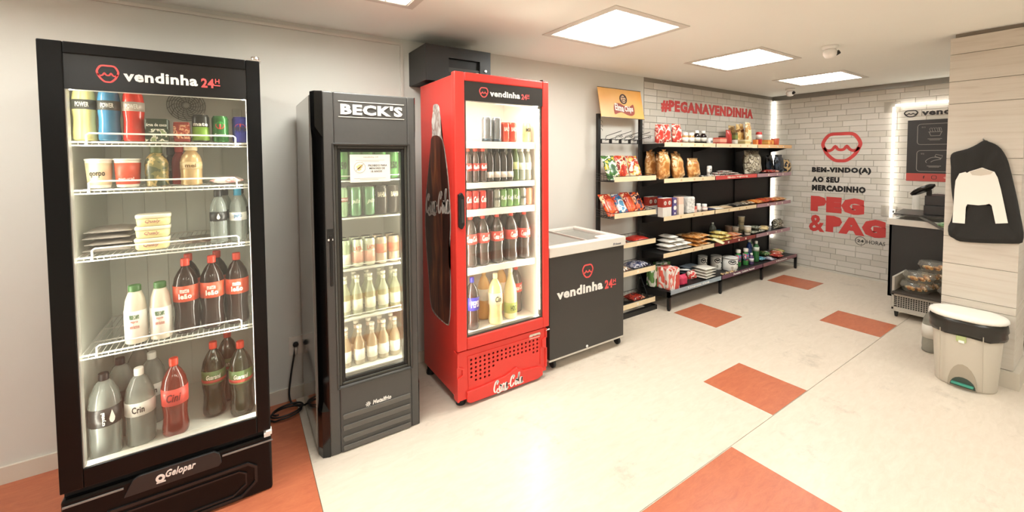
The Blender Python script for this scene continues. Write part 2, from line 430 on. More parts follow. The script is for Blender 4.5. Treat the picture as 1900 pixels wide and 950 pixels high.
# ------------------------------------------------------------ ceiling luminaires
M_TUBE = mat((1, .93, .82), .5, emit=9); M_LOUV = mat('efece6', .25, .3)
def louver_mesh(x, y):
    b = NB(); n = 5
    for i in range(n+1):
        a = x[0]+.02+(x[1]-x[0]-.04)*i/n; box(b, a-.0035, a+.0035, y[0]+.012, y[1]-.012, CEIL-.004, CEIL+.008)
    for i in range(9):
        a = y[0]+.02+(y[1]-y[0]-.04)*i/8; box(b, x[0]+.012, x[1]-.012, a-.0015, a+.0015, CEIL-.003, CEIL+.006)
    return b
names = {(0, 0): 'square louvred ceiling light above and behind the far left fridge, out of view',
         (1, 0): 'square louvred ceiling light cut by the top edge of the photo',
         (2, 0): 'largest square louvred ceiling light, above the white chest freezer',
         (3, 0): 'second square louvred ceiling light, above the chip rack end of the shelving',
         (4, 0): 'farthest louvred ceiling light, partly dark, near the corner'}
for j, y in enumerate(LY):
    for i, x in enumerate(LX):
        t = thing('ceiling_light', names.get((i, j), 'square louvred ceiling light behind the camera, %s from the near wall' % ('first', 'second', 'third', 'fourth', 'fifth')[i]), 'ceiling light', ((x[0]+x[1])/2, (y[0]+y[1])/2, CEIL), group='recessed ceiling lights')
        inv = Matrix.Translation(-t.location)
        def P(name, b, m_, lb=None):
            b.transform(inv); return part(name, b, m_, t, lb)
        b = NB()
        for q in ((x[0]-.03, x[1]+.03, y[0]-.03, y[0]+.012), (x[0]-.03, x[1]+.03, y[1]-.012, y[1]+.03), (x[0]-.03, x[0]+.012, y[0]+.012, y[1]-.012), (x[1]-.012, x[1]+.03, y[0]+.012, y[1]-.012)):
            box(b, *q, CEIL-.006, CEIL)
        P('frame', b, mat('d9d4ca', .5))
        b = NB()
        box(b, x[0], x[1], y[0], y[1], CEIL+.085, CEIL+.09)
        for q in ((x[0], x[0]+.004, y[0], y[1]), (x[1]-.004, x[1], y[0], y[1]), (x[0], x[1], y[0], y[0]+.004), (x[0], x[1], y[1]-.004, y[1])): box(b, *q, CEIL, CEIL+.085)
        P('reflector', b, mat('f4f2ee', .3))
        for k in range(4):
            yy = y[0]+.09+k*(y[1]-y[0]-.18)/3
            b = NB(); tube(b, [(x[0]+.03, yy, CEIL+.045), (x[1]-.03, yy, CEIL+.045)], .013, 8)
            P('tube_lamp', b, M_TUBE)
        P('louver', louver_mesh(x, y), M_LOUV)
# ------------------------------------------------------------ cameras on the ceiling
def dome(loc, rz, label):
    t = thing('security_camera', label, 'camera', loc, rz)
    b = NB(); lathe(b, [(.055, 0), (.055, -.02), (.04, -.03)], 20); part('mount', b, WHITE, t)
    b = NB(); lathe(b, [(.036, -.028), (.047, -.045), (.046, -.07), (.034, -.092), (.012, -.10)], 20); part('ball', b, WHITE, t)
    b = NB(); lathe(b, [(.017, 0), (.017, .03)], 14)
    b.transform(Matrix.Translation((.02, -.03, -.066)) @ Matrix.Rotation(math.radians(60), 4, Vector((.9, .6, 0)).normalized())); part('lens', b, mat('151515', .1), t, 'black lens of the camera')
dome((3.93, 1.41, CEIL), 0, 'white dome camera on the open ceiling right of the second light')
dome((6.02, 2.60, CEIL), -.9, 'white dome camera on the ceiling close to the brick corner')
# LED tubes and the acrylic clips
M_LED = mat((1, .96, .88), .5, emit=3.5)
b = NB(); tube(b, [(XB-.03, YW-.035, .36), (XB-.03, YW-.035, 2.40)], .014, 8)
tag(part('led_tube', b, M_LED, None), 'upright white light tube in the brick corner behind the shelving', 'light tube', 'light tubes on the brick wall')
b = NB(); tube(b, [(XB-.04, 1.685, .83), (XB-.04, 1.685, 2.18)], .013, 8)
tag(part('led_tube', b, M_LED, None), 'upright white light tube left of the payment sign above the counter', 'light tube', 'light tubes on the brick wall')
b = NB(); tube(b, [(XB-.04, 1.665, 2.195), (XB-.04, .1, 2.195)], .013, 8)
tag(part('led_tube', b, M_LED, None), 'level white light tube over the top of the payment sign', 'light tube', 'light tubes on the brick wall')
for z, lb in ((2.18, 'clear acrylic clip plate at the top of the light tube by the sign'), (.90, 'clear acrylic plate with a socket at the foot of the light tube')):
    t = thing('wall_plate', lb, 'wall plate', (XB-.006, 1.70, z))
    boxpart('plate', (-.012, -.008, -.065, .085, -.065, .065), glass('f4f1ea', .55, 'd8d2c8'), t)
    if z < 1:
        boxpart('socket', (-.022, -.012, -.055, -.01, -.03, .03), mat('e9e6df', .4), t)
        boxpart('socket_hole', (-.0225, -.022, -.043, -.022, -.014, .014), mat('333230', .5), t)
    else:
        boxpart('clip', (-.06, -.012, -.03, .01, -.004, .03), glass('ffffff', .6, 'e8e4dc'), t)
# lettering painted on the brick
RED = mat('cc4440', .6); INK = mat('141312', .6); TXB = XB-PR-.0005; TYW = YW-PR-.0015
def wall_words(s, y0, y1, z0, z1, m_, bold, label, shear=0, sq=1):
    return text('lettering', s, side(y0, y1, z0, z1, TXB), m_, wb, bold, shear, label)
b = NB(); lips(b, side(2.46, 2.0, 1.50, 1.895, TXB), .46, .395, .042); part('emblem', b, RED, wb, 'large red outlined lips emblem')
wall_words('BEM-VINDO(A)', 2.566, 1.90, 1.342, 1.432, INK, .07, 'black words BEM-VINDO(A)')
wall_words('AO SEU', 2.563, 2.238, 1.222, 1.30, INK, .07, 'black words AO SEU')
wall_words('MERCADINHO', 2.561, 1.95, 1.102, 1.185, INK, .07, 'black word MERCADINHO')
wall_words('PEG', 2.571, 1.96, .812, 1.030, RED, .10, 'large red word PEG')
wall_words('&', 2.588, 2.395, .53, .765, RED, .03, 'red ampersand')
wall_words('PAG', 2.382, 1.735, .545, .775, RED, .10, 'large red word PAG')
wall_words('24', 2.025, 1.955, .462, .50, INK, .02, 'small black number 24')
wall_words('HORAS', 1.925, 1.737, .455, .505, INK, .0, 'small black word HORAS')
b = NB(); stroke(b, [(.5+.5*math.cos(a*PI/8), .5+.5*math.sin(a*PI/8)) for a in range(16)], .006, side(2.045, 1.935, .428, .534, TXB), .11, .106, closed=True, smooth=2); part('ring', b, INK, wb)
text('lettering', '#PEGANAVENDINHA', front(4.03, 6.07, 2.105, 2.25, TYW, .002), RED, wl, .06, label='dark red words #PEGANAVENDINHA')

# ------------------------------------------------------------ wood look column, far right
CXF, CY0, CY1 = 4.308, .425, .79
M_WOOD = ramp_mat(['c2b7a8', 'cac0b2', 'cdc4b6', 'd1c8bb'], 5, .45, (1, .7, 9), False, .8, .08, stops=[.30, .42, .55, .72])
M_WOOD2 = ramp_mat(['c4b9aa', 'cbc2b4', 'cfc7ba'], 4, .45, (1, .5, 11), False, .5, .08, stops=[.32, .45, .7])
b = NB(); box(b, CXF+.012, CXF+.42, CY0+.012, CY1-.004, 0, 2.38); box(b, CXF+.03, CXF+.40, CY0+.03, CY1-.02, 2.38, CEIL)
col = part('trim_2', b, mat('93897a', .7), None, kind='structure', label='square column clad in pale wood-look boards')
jz = [.12, .50, .555, .80, 1.0, 1.46, 1.57, 1.965, 2.125, 2.32, 2.44]
for i in range(len(jz)-1):
    b = NB(); box(b, CXF, CXF+.012, CY0, CY1, jz[i]+.0015, jz[i+1]-.0015); part('board', b, M_WOOD if i % 2 else M_WOOD2, col, bevel=.001, seg=1)
    b = NB(); box(b, CXF+.012, CXF+.42, CY0, CY0+.012, jz[i]+.0015, jz[i+1]-.0015); part('board', b, M_WOOD2 if i % 2 else M_WOOD, col, bevel=.001, seg=1)
boxpart('plinth', (CXF-.014, CXF+.43, CY0-.03, CY1, 0, .118), mat('cdc3b2', .5, noise=.03), col, 'smooth cream plinth of the column')

# ------------------------------------------------------------ FRIDGE 1: tall black glass door fridge, far left
BLK = mat('090909', .30, noise=.1, nscale=30, spec=.25); BLK2 = mat('1b1a19', .5, bump=.3, bscale=300)
INT = mat('e2e4dc', .45, noise=.03, nscale=7)
def frame_boxes(b, x0, x1, z0, z1, gx0, gx1, gz0, gz1, y0, y1):
    box(b, x0, gx0, y0, y1, z0, z1); box(b, gx1, x1, y0, y1, z0, z1)
    box(b, gx0, gx1, y0, y1, z0, gz0); box(b, gx0, gx1, y0, y1, gz1, z1)
f1 = thing('display_fridge', 'tall black glass-door drinks fridge on the orange floor at the far left', 'fridge', (0, 0, 0))
b = NB()
X0, X1, Y0, Y1 = -.600, .090, 2.362, 3.02
box(b, X0, X0+.035, Y0, Y1, .04, 2.035); box(b, X1-.035, X1, Y0, Y1, .04, 2.035); box(b, X0+.035, X1-.035, Y1-.05, Y1, .04, 2.035)
box(b, X0+.035, X1-.035, Y0, Y1-.05, 1.975, 2.035); box(b, X0+.035, X1-.035, Y0+.03, Y1-.05, .04, .30)
part('cabinet', b, BLK2, f1, bevel=.004)
b = NB(); i0, i1 = X0+.035, X1-.035
box(b, i0, i0+.008, Y0, Y1-.05, .30, 1.975); box(b, i1-.008, i1, Y0, Y1-.05, .30, 1.975); box(b, i0, i1, Y1-.06, Y1-.05, .30, 1.975); box(b, i0, i1, Y0, Y1-.05, 1.965, 1.975)
box(b, i0, i1, Y0+.002, Y1-.05, .30, .335)
for k in range(7): box(b, i0+.06+k*.085, i0+.066+k*.085, Y1-.068, Y1-.06, .36, 1.68)
part('liner', b, INT, f1, 'pale grey inner lining')
b = NB(); box(b, i0+.008, i1-.008, 2.70, 2.96, 1.70, 1.965); evap = part('evaporator_cover', b, mat('bdbab3', .5), f1, bevel=.004)
b = NB()
for k in range(2, 9): 
    r = k*.0095; tube(b, [(-.205+r*math.cos(a*PI/12), 2.694-.012*(1-k/9), 1.862+r*math.sin(a*PI/12)) for a in range(24)], .0016, 4, closed=True)
for k in range(14):
    a = k*2*PI/14; tube(b, [(-.205+.012*math.cos(a), 2.682, 1.862+.012*math.sin(a)), (-.205+.05*math.cos(a+.35), 2.688, 1.862+.05*math.sin(a+.35)), (-.205+.078*math.cos(a+.7), 2.694, 1.862+.078*math.sin(a+.7))], .0016, 4)
part('fan_guard', b, mat('6f6c67', .4, .5), evap)
b = NB(); box(b, -.018, .022, 2.67, 2.70, 1.795, 1.855); th = part('thermostat', b, mat('a8a59e', .5), evap, bevel=.003)
b = NB(); box(b, i0+.012, i0+.02, Y0+.01, Y0+.03, .36, 1.93); part('lamp_strip', b, mat((1, .97, .9), .5, emit=4), f1, 'white light strip inside the door frame')
for sx_ in (-1, 1): strip_lamp('fridge_lamp', (-.255+sx_*.285, 2.385, 1.15), .02, 1.5, (PI/2, 0, sx_*-.9+PI), 5)
# door
b = NB(); GX0, GX1, GZ0, GZ1 = -.537, .040, .378, 1.866
frame_boxes(b, -.604, .094, .30, 2.045, GX0, GX1, GZ0, 2.0, 2.304, 2.354)
dr = part('door', b, BLK, f1, bevel=.004)
b = NB(); frame_boxes(b, GX0-.004, GX1+.004, GZ0-.004, 2.0, GX0+.003, GX1-.003, GZ0+.003, GZ1, 2.310, 2.350); part('glass_trim', b, mat('a8a59c', .3), dr)
boxpart('header_panel', (GX0, GX1, 2.3095, 2.314, GZ1, 2.0), mat('0e0d0d', .25), dr, 'black sign panel over the glass')
boxpart('glass', (GX0, GX1, 2.322, 2.326, GZ0, GZ1), glass('fbfcf8', .985, 'e8e6dc', ior=1.75), dr)
brand_header(dr, -.449, -.056, 1.897, 1.968, 2.3095)
b = NB(); tube(b, [(.078, 2.33, 2.045), (.078, 2.33, 2.066)], .016, 10); box(b, .055, .10, 2.31, 2.37, 2.045, 2.050); part('hinge', b, CHROME, dr)
b = NB(); box(b, .066, .092, 2.296, 2.33, .272, .288); box(b, .074, .098, 2.292, 2.33, .282, .298); part('hinge', b, WHITE, dr, 'white plastic lower hinge')
# base panel with the name plate
b = NB(); box(b, -.606, .096, 2.312, 2.39, .0, .268); bp = part('base_panel', b, BLK, f1, bevel=.012, seg=3)
b = NB(); box(b, -.60, .09, 2.34, 2.37, .262, .302); part('gap_seal', b, mat('050505', .6), f1)
b = NB()
pl = [(-.425, .207), (-.395, .270), (-.375, .280), (-.125, .280), (-.105, .262), (-.098, .220), (-.11, .207)]
prism(b, pl, lambda a, c, w_: (a, 2.313-.014*w_, c)); part('name_plate', b, mat('2a2928', .45), bp, bevel=.002)
text('lettering', 'Gelopar', front(-.292, -.190, .228, .268, 2.2985), LET_W, bp, .03, .35, 'white maker lettering')
b = NB(); stroke(b, [(.5+.42*math.cos(a*PI/6), .5+.42*math.sin(a*PI/6)) for a in range(12)], .009, front(-.322, -.296, .228, .256, 2.2985), .026, .028, closed=True, smooth=2); box(b, -.322, -.292, 2.297, 2.2985, .222, .228); part('emblem', b, LET_W, bp)
b = NB()
o = [(-.50, .02), (-.50, .13), (-.475, .165), (.0, .165), (.03, .14), (.03, .07), (-.03, .02)]
stroke(b, [((p[0]+.6)/.7, p[1]/.27) for p in o], .012, front(-.6, .1, 0, .27, 2.3125, .009), .7, .27, closed=True, smooth=0)
stroke(b, [((p[0]*.86-.035+.6)/.7, (p[1]*.72+.022)/.27) for p in o], .007, front(-.6, .1, 0, .27, 2.3125, .007), .7, .27, closed=True, smooth=0)
part('grille_moulding', b, mat('201f1e', .3), bp)
for q in (0, .25), (.72, 1):
    b = NB(); stroke(b, [(q[0], .90), (q[1], .90)], .006, front(-.6, .1, 0, .27, 2.3125, .006), .7, .27, smooth=0); part('edge_ridge', b, mat('8a8680', .3), bp)
# wire shelves
WIRE = mat('eeebe4', .35)
def wire_shelf(z, parent, x0=-.548, x1=.042, y0=2.405, y1=2.93, rail=True):
    b = NB(); r = .0032
    tube(b, [(x0, y0, z), (x1, y0, z), (x1, y1, z), (x0, y1, z)], r*1.3, 6, closed=True)
    tube(b, [(x0, y0, z-.014), (x1, y0, z-.014)], r, 6)
    for k in (.33, .66): tube(b, [(x0, y0+(y1-y0)*k, z-.004), (x1, y0+(y1-y0)*k, z-.004)], r, 5)
    n = 30
    for k in range(1, n): 
        x = x0+(x1-x0)*k/n; tube(b, [(x, y0, z-.012), (x, y0, z), (x, y1, z)], .0014, 4)
    sh = part('wire_shelf', b, WIRE, parent)
    if rail:
        b = NB(); a, c, h = x0+.045, x1-.05, .036
        tube(b, [(a, y0-.004, z-.010), (a, y0-.004, z+h-.008), (a+.008, y0-.004, z+h), (c-.008, y0-.004, z+h), (c, y0-.004, z+h-.008), (c, y0-.004, z-.010)], r*1.1, 6)
        part('guard_rail', b, WIRE, sh)
    return sh
SA, SB_, SC_, SD, SE = 1.672, 1.476, 1.200, .797, .337
for z in (SA, SB_, SC_, SD): wire_shelf(z-.0055, f1)

# ------------------------------------------------------------ goods: shared generators
_g = {}
def gen(key, fn):
    if key not in _g: _g[key] = fn()
    return _g[key]
def build(name, label, cat, loc, parts_, group=None, rotz=0, rot=None):
    """parts_: list of (part name, mesh, part label or None)"""
    if len(parts_) == 1:
        o = put(name, parts_[0][1], None, loc); o.rotation_euler = rot or (0, 0, rotz)
        return tag(o, label, cat, group)
    t = thing(name, label, cat, loc, rotz, group)
    if rot: t.rotation_euler = rot
    for pn, me, lb in parts_: put(pn, me, t, label=lb)
    return t
def L_(prof, m_, n=18, sx=1, sy=1, mids=None):
    b = NB(); lathe(b, prof, n, sx=sx, sy=sy, mids=mids); return mesh_of(b, m_)
def txt_mesh(s, fn, m_, bold=.02, shear=0):
    b = NB(); add_text(b, s, fn, bold, shear); return mesh_of(b, m_)
PET = [(.70, 0), (.92, .012), (1, .05), (1, .12), (.93, .2), (.90, .30), (.95, .38), (1, .42), (1, .62), (.99, .68), (.86, .78), (.58, .87), (.30, .93), (.27, .955)]
LONGNECK = [(.9, 0), (1, .02), (1, .50), (.93, .56), (.62, .66), (.42, .74), (.38, .93), (.42, .94)]
SHORTPET = [(.75, 0), (.97, .02), (1, .06), (.98, .2), (1, .24), (.98, .32), (1, .60), (.95, .70), (.74, .82), (.42, .90), (.38, .93)]
SPORT = [(.9, 0), (1, .03), (1, .12), (.93, .28), (.92, .38), (1, .50), (1, .52), (1, .68), (.98, .70), (.90, .80), (.62, .90), (.5, .93)]
MILK = [(.95, 0), (1, .02), (1, .10), (1, .55), (.97, .62), (.86, .76), (.62, .88), (.46, .93)]
WATER = [(.8, 0), (.98, .015), (1, .04), (.96, .1), (1, .16), (.97, .3), (1, .34), (1, .62), (.96, .68), (.85, .77), (.50, .90), (.28, .935)]
def bottle(key, prof, r, h, body, cap, lab=None, lz=(.42, .62), words=None, wm=LET_W, capr=None, caph=.03, arc=1.0, wz=None, bold=.02, shear=0, fill=None, fillz=.8, sq=None, neck=None):
    def f():
        ps = [('body', L_([(a*r, z*h) for a, z in prof], body, 18), None)]
        topr, topz = prof[-1][0]*r, prof[-1][1]*h
        if fill is not None:
            pr = [(a*r*.94, max(.003, z*h)) for a, z in prof if z <= fillz]
            pr[-1] = (pr[-1][0], fillz*h) if pr[-1][1] < fillz*h else pr[-1]
            ps.append(('drink', L_(pr, fill, 16), None))
        cr = capr or topr*1.12
        ps.append(('cap', L_([(cr*.97, topz-.004), (cr, topz), (cr, topz+caph*.85), (cr*.9, topz+caph)], cap, 14), None))
        if lab is not None:
            def ra(q):
                for (a0, z0), (a1, z1) in zip(prof, prof[1:]):
                    if z0 <= q <= z1: return a0+(a1-a0)*(q-z0)/max(1e-6, z1-z0)
                return prof[-1][0]
            rr = max(ra(lz[0]+(lz[1]-lz[0])*k/12) for k in range(13))*r+.0008
            ps.append(('label', L_([(rr, lz[0]*h), (rr, lz[1]*h)], lab, 20), None))
            if neck is not None: ps.append(('neck_label', L_([(prof[-2][0]*r*1.04+.001, .80*h), (prof[-2][0]*r*1.02+.001, .89*h)], neck, 14), None))
            if words:
                wz_ = wz or (lz[0]+(lz[1]-lz[0])*.25, lz[0]+(lz[1]-lz[0])*.75)
                fn = cyl(rr, wz_[0]*h, wz_[1]*h, -arc+.0, arc)
                if words == 'Coca':
                    b = NB(); script(b, 'Coca-Cola', fn, 2*arc*rr, (wz_[1]-wz_[0])*h, .0035); ps.append(('lettering', mesh_of(b, wm), None))
                else: ps.append(('lettering', txt_mesh(words, fn, wm, bold, shear), None))
        return ps
    return gen(key, f)
def can(key, r, h, body, words=None, wm=LET_W, wz=(.45, .62), arc=.9, band=None, bz=(.3, .7), bold=.03, shear=0, mids=None, lid=STEEL):
    def f():
        pr = [(r*.80, 0), (r*.88, h*.02), (r, h*.06), (r, h*.90), (r*.94, h*.94), (r*.84, h*.975), (r*.85, h)]
        ps = [('body', L_(pr, body, 18), None), ('lid', L_([(r*.855, h*.995), (r*.83, h*1.006), (r*.78, h*1.0)], lid, 16), None)]
        if band is not None: ps.append(('label', L_([(r+.0004, bz[0]*h), (r+.0004, bz[1]*h)], band, 20), None))
        if words:
            ps.append(('lettering', txt_mesh(words, cyl(r+.0006, wz[0]*h, wz[1]*h, -arc, arc), wm, bold, shear), None))
        return ps
    return gen(key, f)
def pillow(W, H, D, seed=0, crimp=.06, bulge=1.0, flat=False, nu=9, nv=10, sag=.15):
    """a filled bag standing on its base, flat sealed fins top (and bottom)"""
    rnd = random.Random(seed); b = NB(); g = {}
    for s in (0, 1):
        for i in range(nu):
            for j in range(nv):
                u = -1+2*i/(nu-1); v = j/(nv-1); e = min(1, (1-abs(u)**2.6))**.5
                vb = max(0.0, min(1, (v)/.10))**.5 if not flat else max(0, 1-abs(2*v-1)**3)**.5
                vt = max(0.0, min(1, (1-v-crimp)/.25))**.6 if not flat else 1
                th = D/2*e*vb*vt*bulge*(1-sag*v)*(1+rnd.uniform(-.10, .10))
                if abs(u) > .99 or j in (0, nv-1): th = .0012 if not (j == 0 and not flat) else th
                x = u*W/2*(1-.04*math.sin(PI*v)*0+rnd.uniform(-.006, .006)+.02*(v > 1-crimp*.8))
                g[s, i, j] = b.verts.new((x, (-th if s == 0 else th), v*H+(rnd.uniform(-.004, .004) if 0 < j < nv-1 else 0)))
    for s in (0, 1):
        for i in range(nu-1):
            for j in range(nv-1):
                f = b.faces.new((g[s, i, j], g[s, i+1, j], g[s, i+1, j+1], g[s, i, j+1])); f.smooth = True
    for i in range(nu-1):
        for j in (0, nv-1): b.faces.new((g[0, i, j], g[0, i+1, j], g[1, i+1, j], g[1, i, j]))
    for j in range(nv-1):
        for i in (0, nu-1): b.faces.new((g[0, i, j], g[0, i, j+1], g[1, i, j+1], g[1, i, j]))
    return b
def bag_item(name, label, cat, loc, W, H, D, m_, seed=0, rot=(0, 0, 0), group=None, flat=False, key=None, extra=None):
    k = key or ('bag', W, H, D, seed, flat, m_.name)
    def f():
        b = pillow(W, H, D, seed, flat=flat); return [('bag', mesh_of(b, m_), None)]
    ps = list(gen(k, f))
    if extra: ps += extra
    o = build(name, label, cat, loc, ps, group); o.rotation_euler = rot; return o
def lying(name, label, cat, x, y, z, W, L, D, m_, seed=0, rz=0, group=None, tilt=0):
    """a soft packet lying on its back: W along x, L along y (or turned by rz)"""
    k = ('lie', W, L, D, seed, m_.name)
    def f():
        b = pillow(W, L, D, seed, flat=True); b.transform(Matrix.Rotation(PI/2, 4, 'X') @ Matrix.Translation((0, 0, -L/2)))
        mn = min(v.co.z for v in b.verts); b.transform(Matrix.Translation((0, 0, -mn)))
        return [('packet', mesh_of(b, m_), None)]
    o = build(name, label, cat, (x, y, z), gen(k, f), group); o.rotation_euler = (tilt, 0, rz); return o
def carton_mesh(w_, d, h, m_, bev=.003):
    b = NB(); box(b, -w_/2, w_/2, -d/2, d/2, 0, h)
    bmesh.ops.recalc_face_normals(b, faces=b.faces); bmesh.ops.bevel(b, geom=list(b.edges), offset=min(bev, w_/5), segments=1, affect='EDGES')
    return mesh_of(b, m_)
def band_mesh(w_, d, z0, z1, m_):
    b = NB(); e = .0007
    o = [(-w_/2-e, -d/2-e), (w_/2+e, -d/2-e), (w_/2+e, d/2+e), (-w_/2-e, d/2+e)]
    prism(b, o, lambda a, c, w__: (a, c, z0+(z1-z0)*w__), cap=False); return mesh_of(b, m_)
def face_disc(w_, d, z, r, m_, x=0):
    b = NB(); prism(b, [(x+r*math.cos(a*PI/8), z+r*math.sin(a*PI/8)) for a in range(16)], lambda a, c, w__: (a, -d/2-.0004-.0012*w__, c)); return mesh_of(b, m_)
# ------------------------------------------------------------ goods in fridge 1
GL = mat
def clear(t='e9ece6', c=.72, b_='c9ccc6'): return glass(t, c, b_, .05)
def f1x(px, y): return at(px, 400, y=y).x
CAPB = mat('171616', .4); CAPR = mat('d8452f', .4); CAPG = mat('44703a', .4); CAPBL = mat('2c86a8', .4); CAPW = mat('f0ede6', .4)
cola = mat('1d0f0b', .12); tea = mat('2a1712', .15)
def item1(px, z, r, parts_, name, label, cat, y=None, group=None):
    y = y or 2.412+r
    # the pixel column is read at the front of the item's shelf
    x = at(px, {SA: 215, SB_: 310, SC_: 410, SD: 560, SE: 720}[z], y=y).x
    return build(name, label, cat, (x, y, z+.001), parts_, group)
for px, cb, lb, k in ((157, 'e3dc9a', 'large pale yellow sports drink bottle, leftmost on the top shelf of the far left fridge', 'y'), (203, '3f7fa8', 'large blue sports drink bottle between the yellow and the red one on the top shelf', 'b'), (248, 'dd3a2c', 'large red sports drink bottle, third on the top shelf of the far left fridge', 'r')):
    item1(px, SA, .0375, bottle('sport'+k, SPORT, .0362, .245, mat(cb, .18, coat=.4), CAPB, mat('4a4a46', .4) if k != 'r' else mat('b7a79c', .4), (.52, .68), 'POWER', LET_W, capr=.020, arc=.55, wz=(.56, .64)), 'sports_drink_bottle', lb, 'bottle', group='sports drinks on the top fridge shelf')
def carton_parts(key, w_, d, h, m_, bands=(), words=None, wz=None, wm=LET_W, ww=.8, bold=.03, discs=(), extra=()):
    def f():
        ps = [('carton', carton_mesh(w_, d, h, m_), None)]
        for z0, z1, bm_ in bands: ps.append(('label', band_mesh(w_, d, z0*h, z1*h, bm_), None))
        for (z, r, dm, *xx) in discs: ps.append(('emblem', face_disc(w_, d, z*h, r, dm, xx[0] if xx else 0), None))
        if words: ps.append(('lettering', txt_mesh(words, front(-w_*ww/2, w_*ww/2, wz[0]*h, wz[1]*h, -d/2-.0016), wm, bold), None))
        return ps+list(extra)
    return gen(key, f)
item1(292, SA, .03, carton_parts('coco', .075, .07, .098, mat('2c3a2a', .4), [(.0, .55, ramp_mat(['8fa070', 'e8e4d8', '47513d', '2c3a2a'], 45, .4))], 'água de coco', (.62, .80), ww=.9), 'juice_carton', 'squat dark green coconut water carton beside the red sports bottle', 'carton')
item1(337, SA, .027, carton_parts('choc', .056, .05, .088, mat('8f2418', .4), [(.15, .85, ramp_mat(['8f2418', 'b5482c', 'e4b08a', '7a1c14'], 60, .4))]), 'juice_carton', 'small red drink carton between the coconut water and the green cans', 'carton')
item1(372, SA, .032, can('mate', .0325, .125, mat('232320', .3, .3), band=mat('7fa83c', .35), bz=(.06, .55), words='mate', wz=(.58, .70)), 'drink_can', 'tall can, black above and lime green below, third from the right', 'can')
item1(408, SA, .032, can('guar', .0325, .122, mat('2f6b33', .25, .4), band=None, words='Guaraná', wz=(.22, .33), arc=.7), 'drink_can', 'green soda can with a red spot between the lime green and the blue can', 'can')
o = item1(445, SA, .032, can('peps', .0325, .122, mat('2b2f8c', .25, .4), words='PEPSI', wm=INK, wz=(.44, .60), arc=.8), 'drink_can', 'blue soda can at the right end of the top shelf, far left fridge', 'can')
def can_disc(o, z, r, cols, R_=.0329):
    b = NB(); n = 20
    for i, (z0, z1) in enumerate(((-1, -.3), (-.3, .3), (.3, 1))):
        pts = []
        st = 6
        for k in range(st+1):
            zz = z0+(z1-z0)*k/st; pts.append((math.sqrt(max(0, 1-zz*zz)), zz))
        L = [b.verts.new(cyl(R_, 0, 1, -1, 1)(.5-p[0]*r/R_/2, z+p[1]*r, .0)) for p in pts]; Rr = [b.verts.new(cyl(R_, 0, 1, -1, 1)(.5+p[0]*r/R_/2, z+p[1]*r, .0)) for p in pts]
        M_ = [b.verts.new(cyl(R_, 0, 1, -1, 1)(.5, z+p[1]*r, .0)) for p in pts]
        for k in range(st):
            for A_, B_ in ((L, M_), (M_, Rr)):
                try: b.faces.new((A_[k], B_[k], B_[k+1], A_[k+1])).material_index = i
                except ValueError: pass
    bmesh.ops.remove_doubles(b, verts=b.verts, dist=1e-6)
    put('emblem', mesh_of(b, [mat(c, .4) for c in cols]), o)
can_disc(o, .063, .026, ('2b2f8c', 'f2efe8', 'cf3b33'))
for c in bpy.data.objects:
    if c.get('label', '').startswith('green soda can with a red spot'): can_disc(c, .078, .018, ('b8342c', 'd0443a', '2f8b3a'), .0329)
def tub(key, r1, r2, h, m_, lid, band=None, bz=(.1, .85), words=None, wm=INK, wz=(.4, .6), lidh=.008, n=20, arc=.6):
    def f():
        ps = [('body', L_([(r1*.95, 0), (r1, .004), (r2, h-lidh), (r2*.99, h-lidh*.9)], m_, n), None), ('lid', L_([(r2*1.04, h-lidh), (r2*1.05, h-lidh*.3), (r2*.97, h), (r2*.6, h-.001)], lid, n), None)]
        if band is not None: ps.append(('label', L_([(r1+(r2-r1)*bz[0]+.0006, bz[0]*h), (r1+(r2-r1)*bz[1]+.0006, bz[1]*h)], band, n), None))
        if words: ps.append(('lettering', txt_mesh(words, cyl(r1+(r2-r1)*.5+.0014, wz[0]*h, wz[1]*h, -arc, arc), wm, .01), None))
        return ps
    return gen(key, f)
item1(184, SB_, .045, tub('tubc', .035, .0425, .122, mat('efe9dc', .4), mat('e8e4db', .35), mat('e5d3ae', .4), words='qorpo', wz=(.35, .55)), 'yogurt_tub', 'white lidded tub with a cream label, left on the second shelf', 'tub')
item1(237, SB_, .045, tub('tubr', .037, .0440, .122, mat('efe9dc', .4), mat('e8e4db', .35), mat('d9543a', .4), words='natural', wm=LET_W, wz=(.25, .35)), 'yogurt_tub', 'white lidded tub with a bright orange-red label, second shelf', 'tub')
item1(291, SB_, .042, bottle('malt', WATER, .041, .160, ramp_mat(['4c5238', '7a7448', 'b49a62', '38402c'], 18, .3), mat('5d6b45', .4), capr=.021, caph=.035), 'malt_drink_bottle', 'olive green marbled bottle with a tall green cap on the second shelf', 'bottle')
item1(320, SB_, .036, bottle('malt2', WATER, .031, .150, mat('34362e', .3), CAPB, mat('55564c', .4), capr=.021, caph=.035), 'malt_drink_bottle', 'dark bottle with a black cap standing behind the olive green one', 'bottle', y=2.59)
item1(333, SB_, .026, bottle('redb', WATER, .028, .165, mat('8c241c', .3), mat('b23626', .4), capr=.016), 'milk_drink_bottle', 'slim dark red bottle half hidden behind the gold bottle', 'bottle', y=2.545)
item1(355, SB_, .042, bottle('gold', WATER, .040, .172, mat('c7a777', .3, .25), mat('d9c49a', .35), mat('cdb486', .35), words='mel', wm=mat('7a5a30', .5), capr=.025, caph=.02, arc=.5), 'milk_drink_bottle', 'gold coloured bottle right of the slim red bottle, second shelf', 'bottle')
lying('food_packet', 'flat white and pink packet lying at the right of the second shelf', 'packet', -.045, 2.50, SB_, .13, .17, .035, ramp_mat(['f1ebe6', 'efe2dd', 'd79a96', 'f4efe9'], 20, .3), 3)
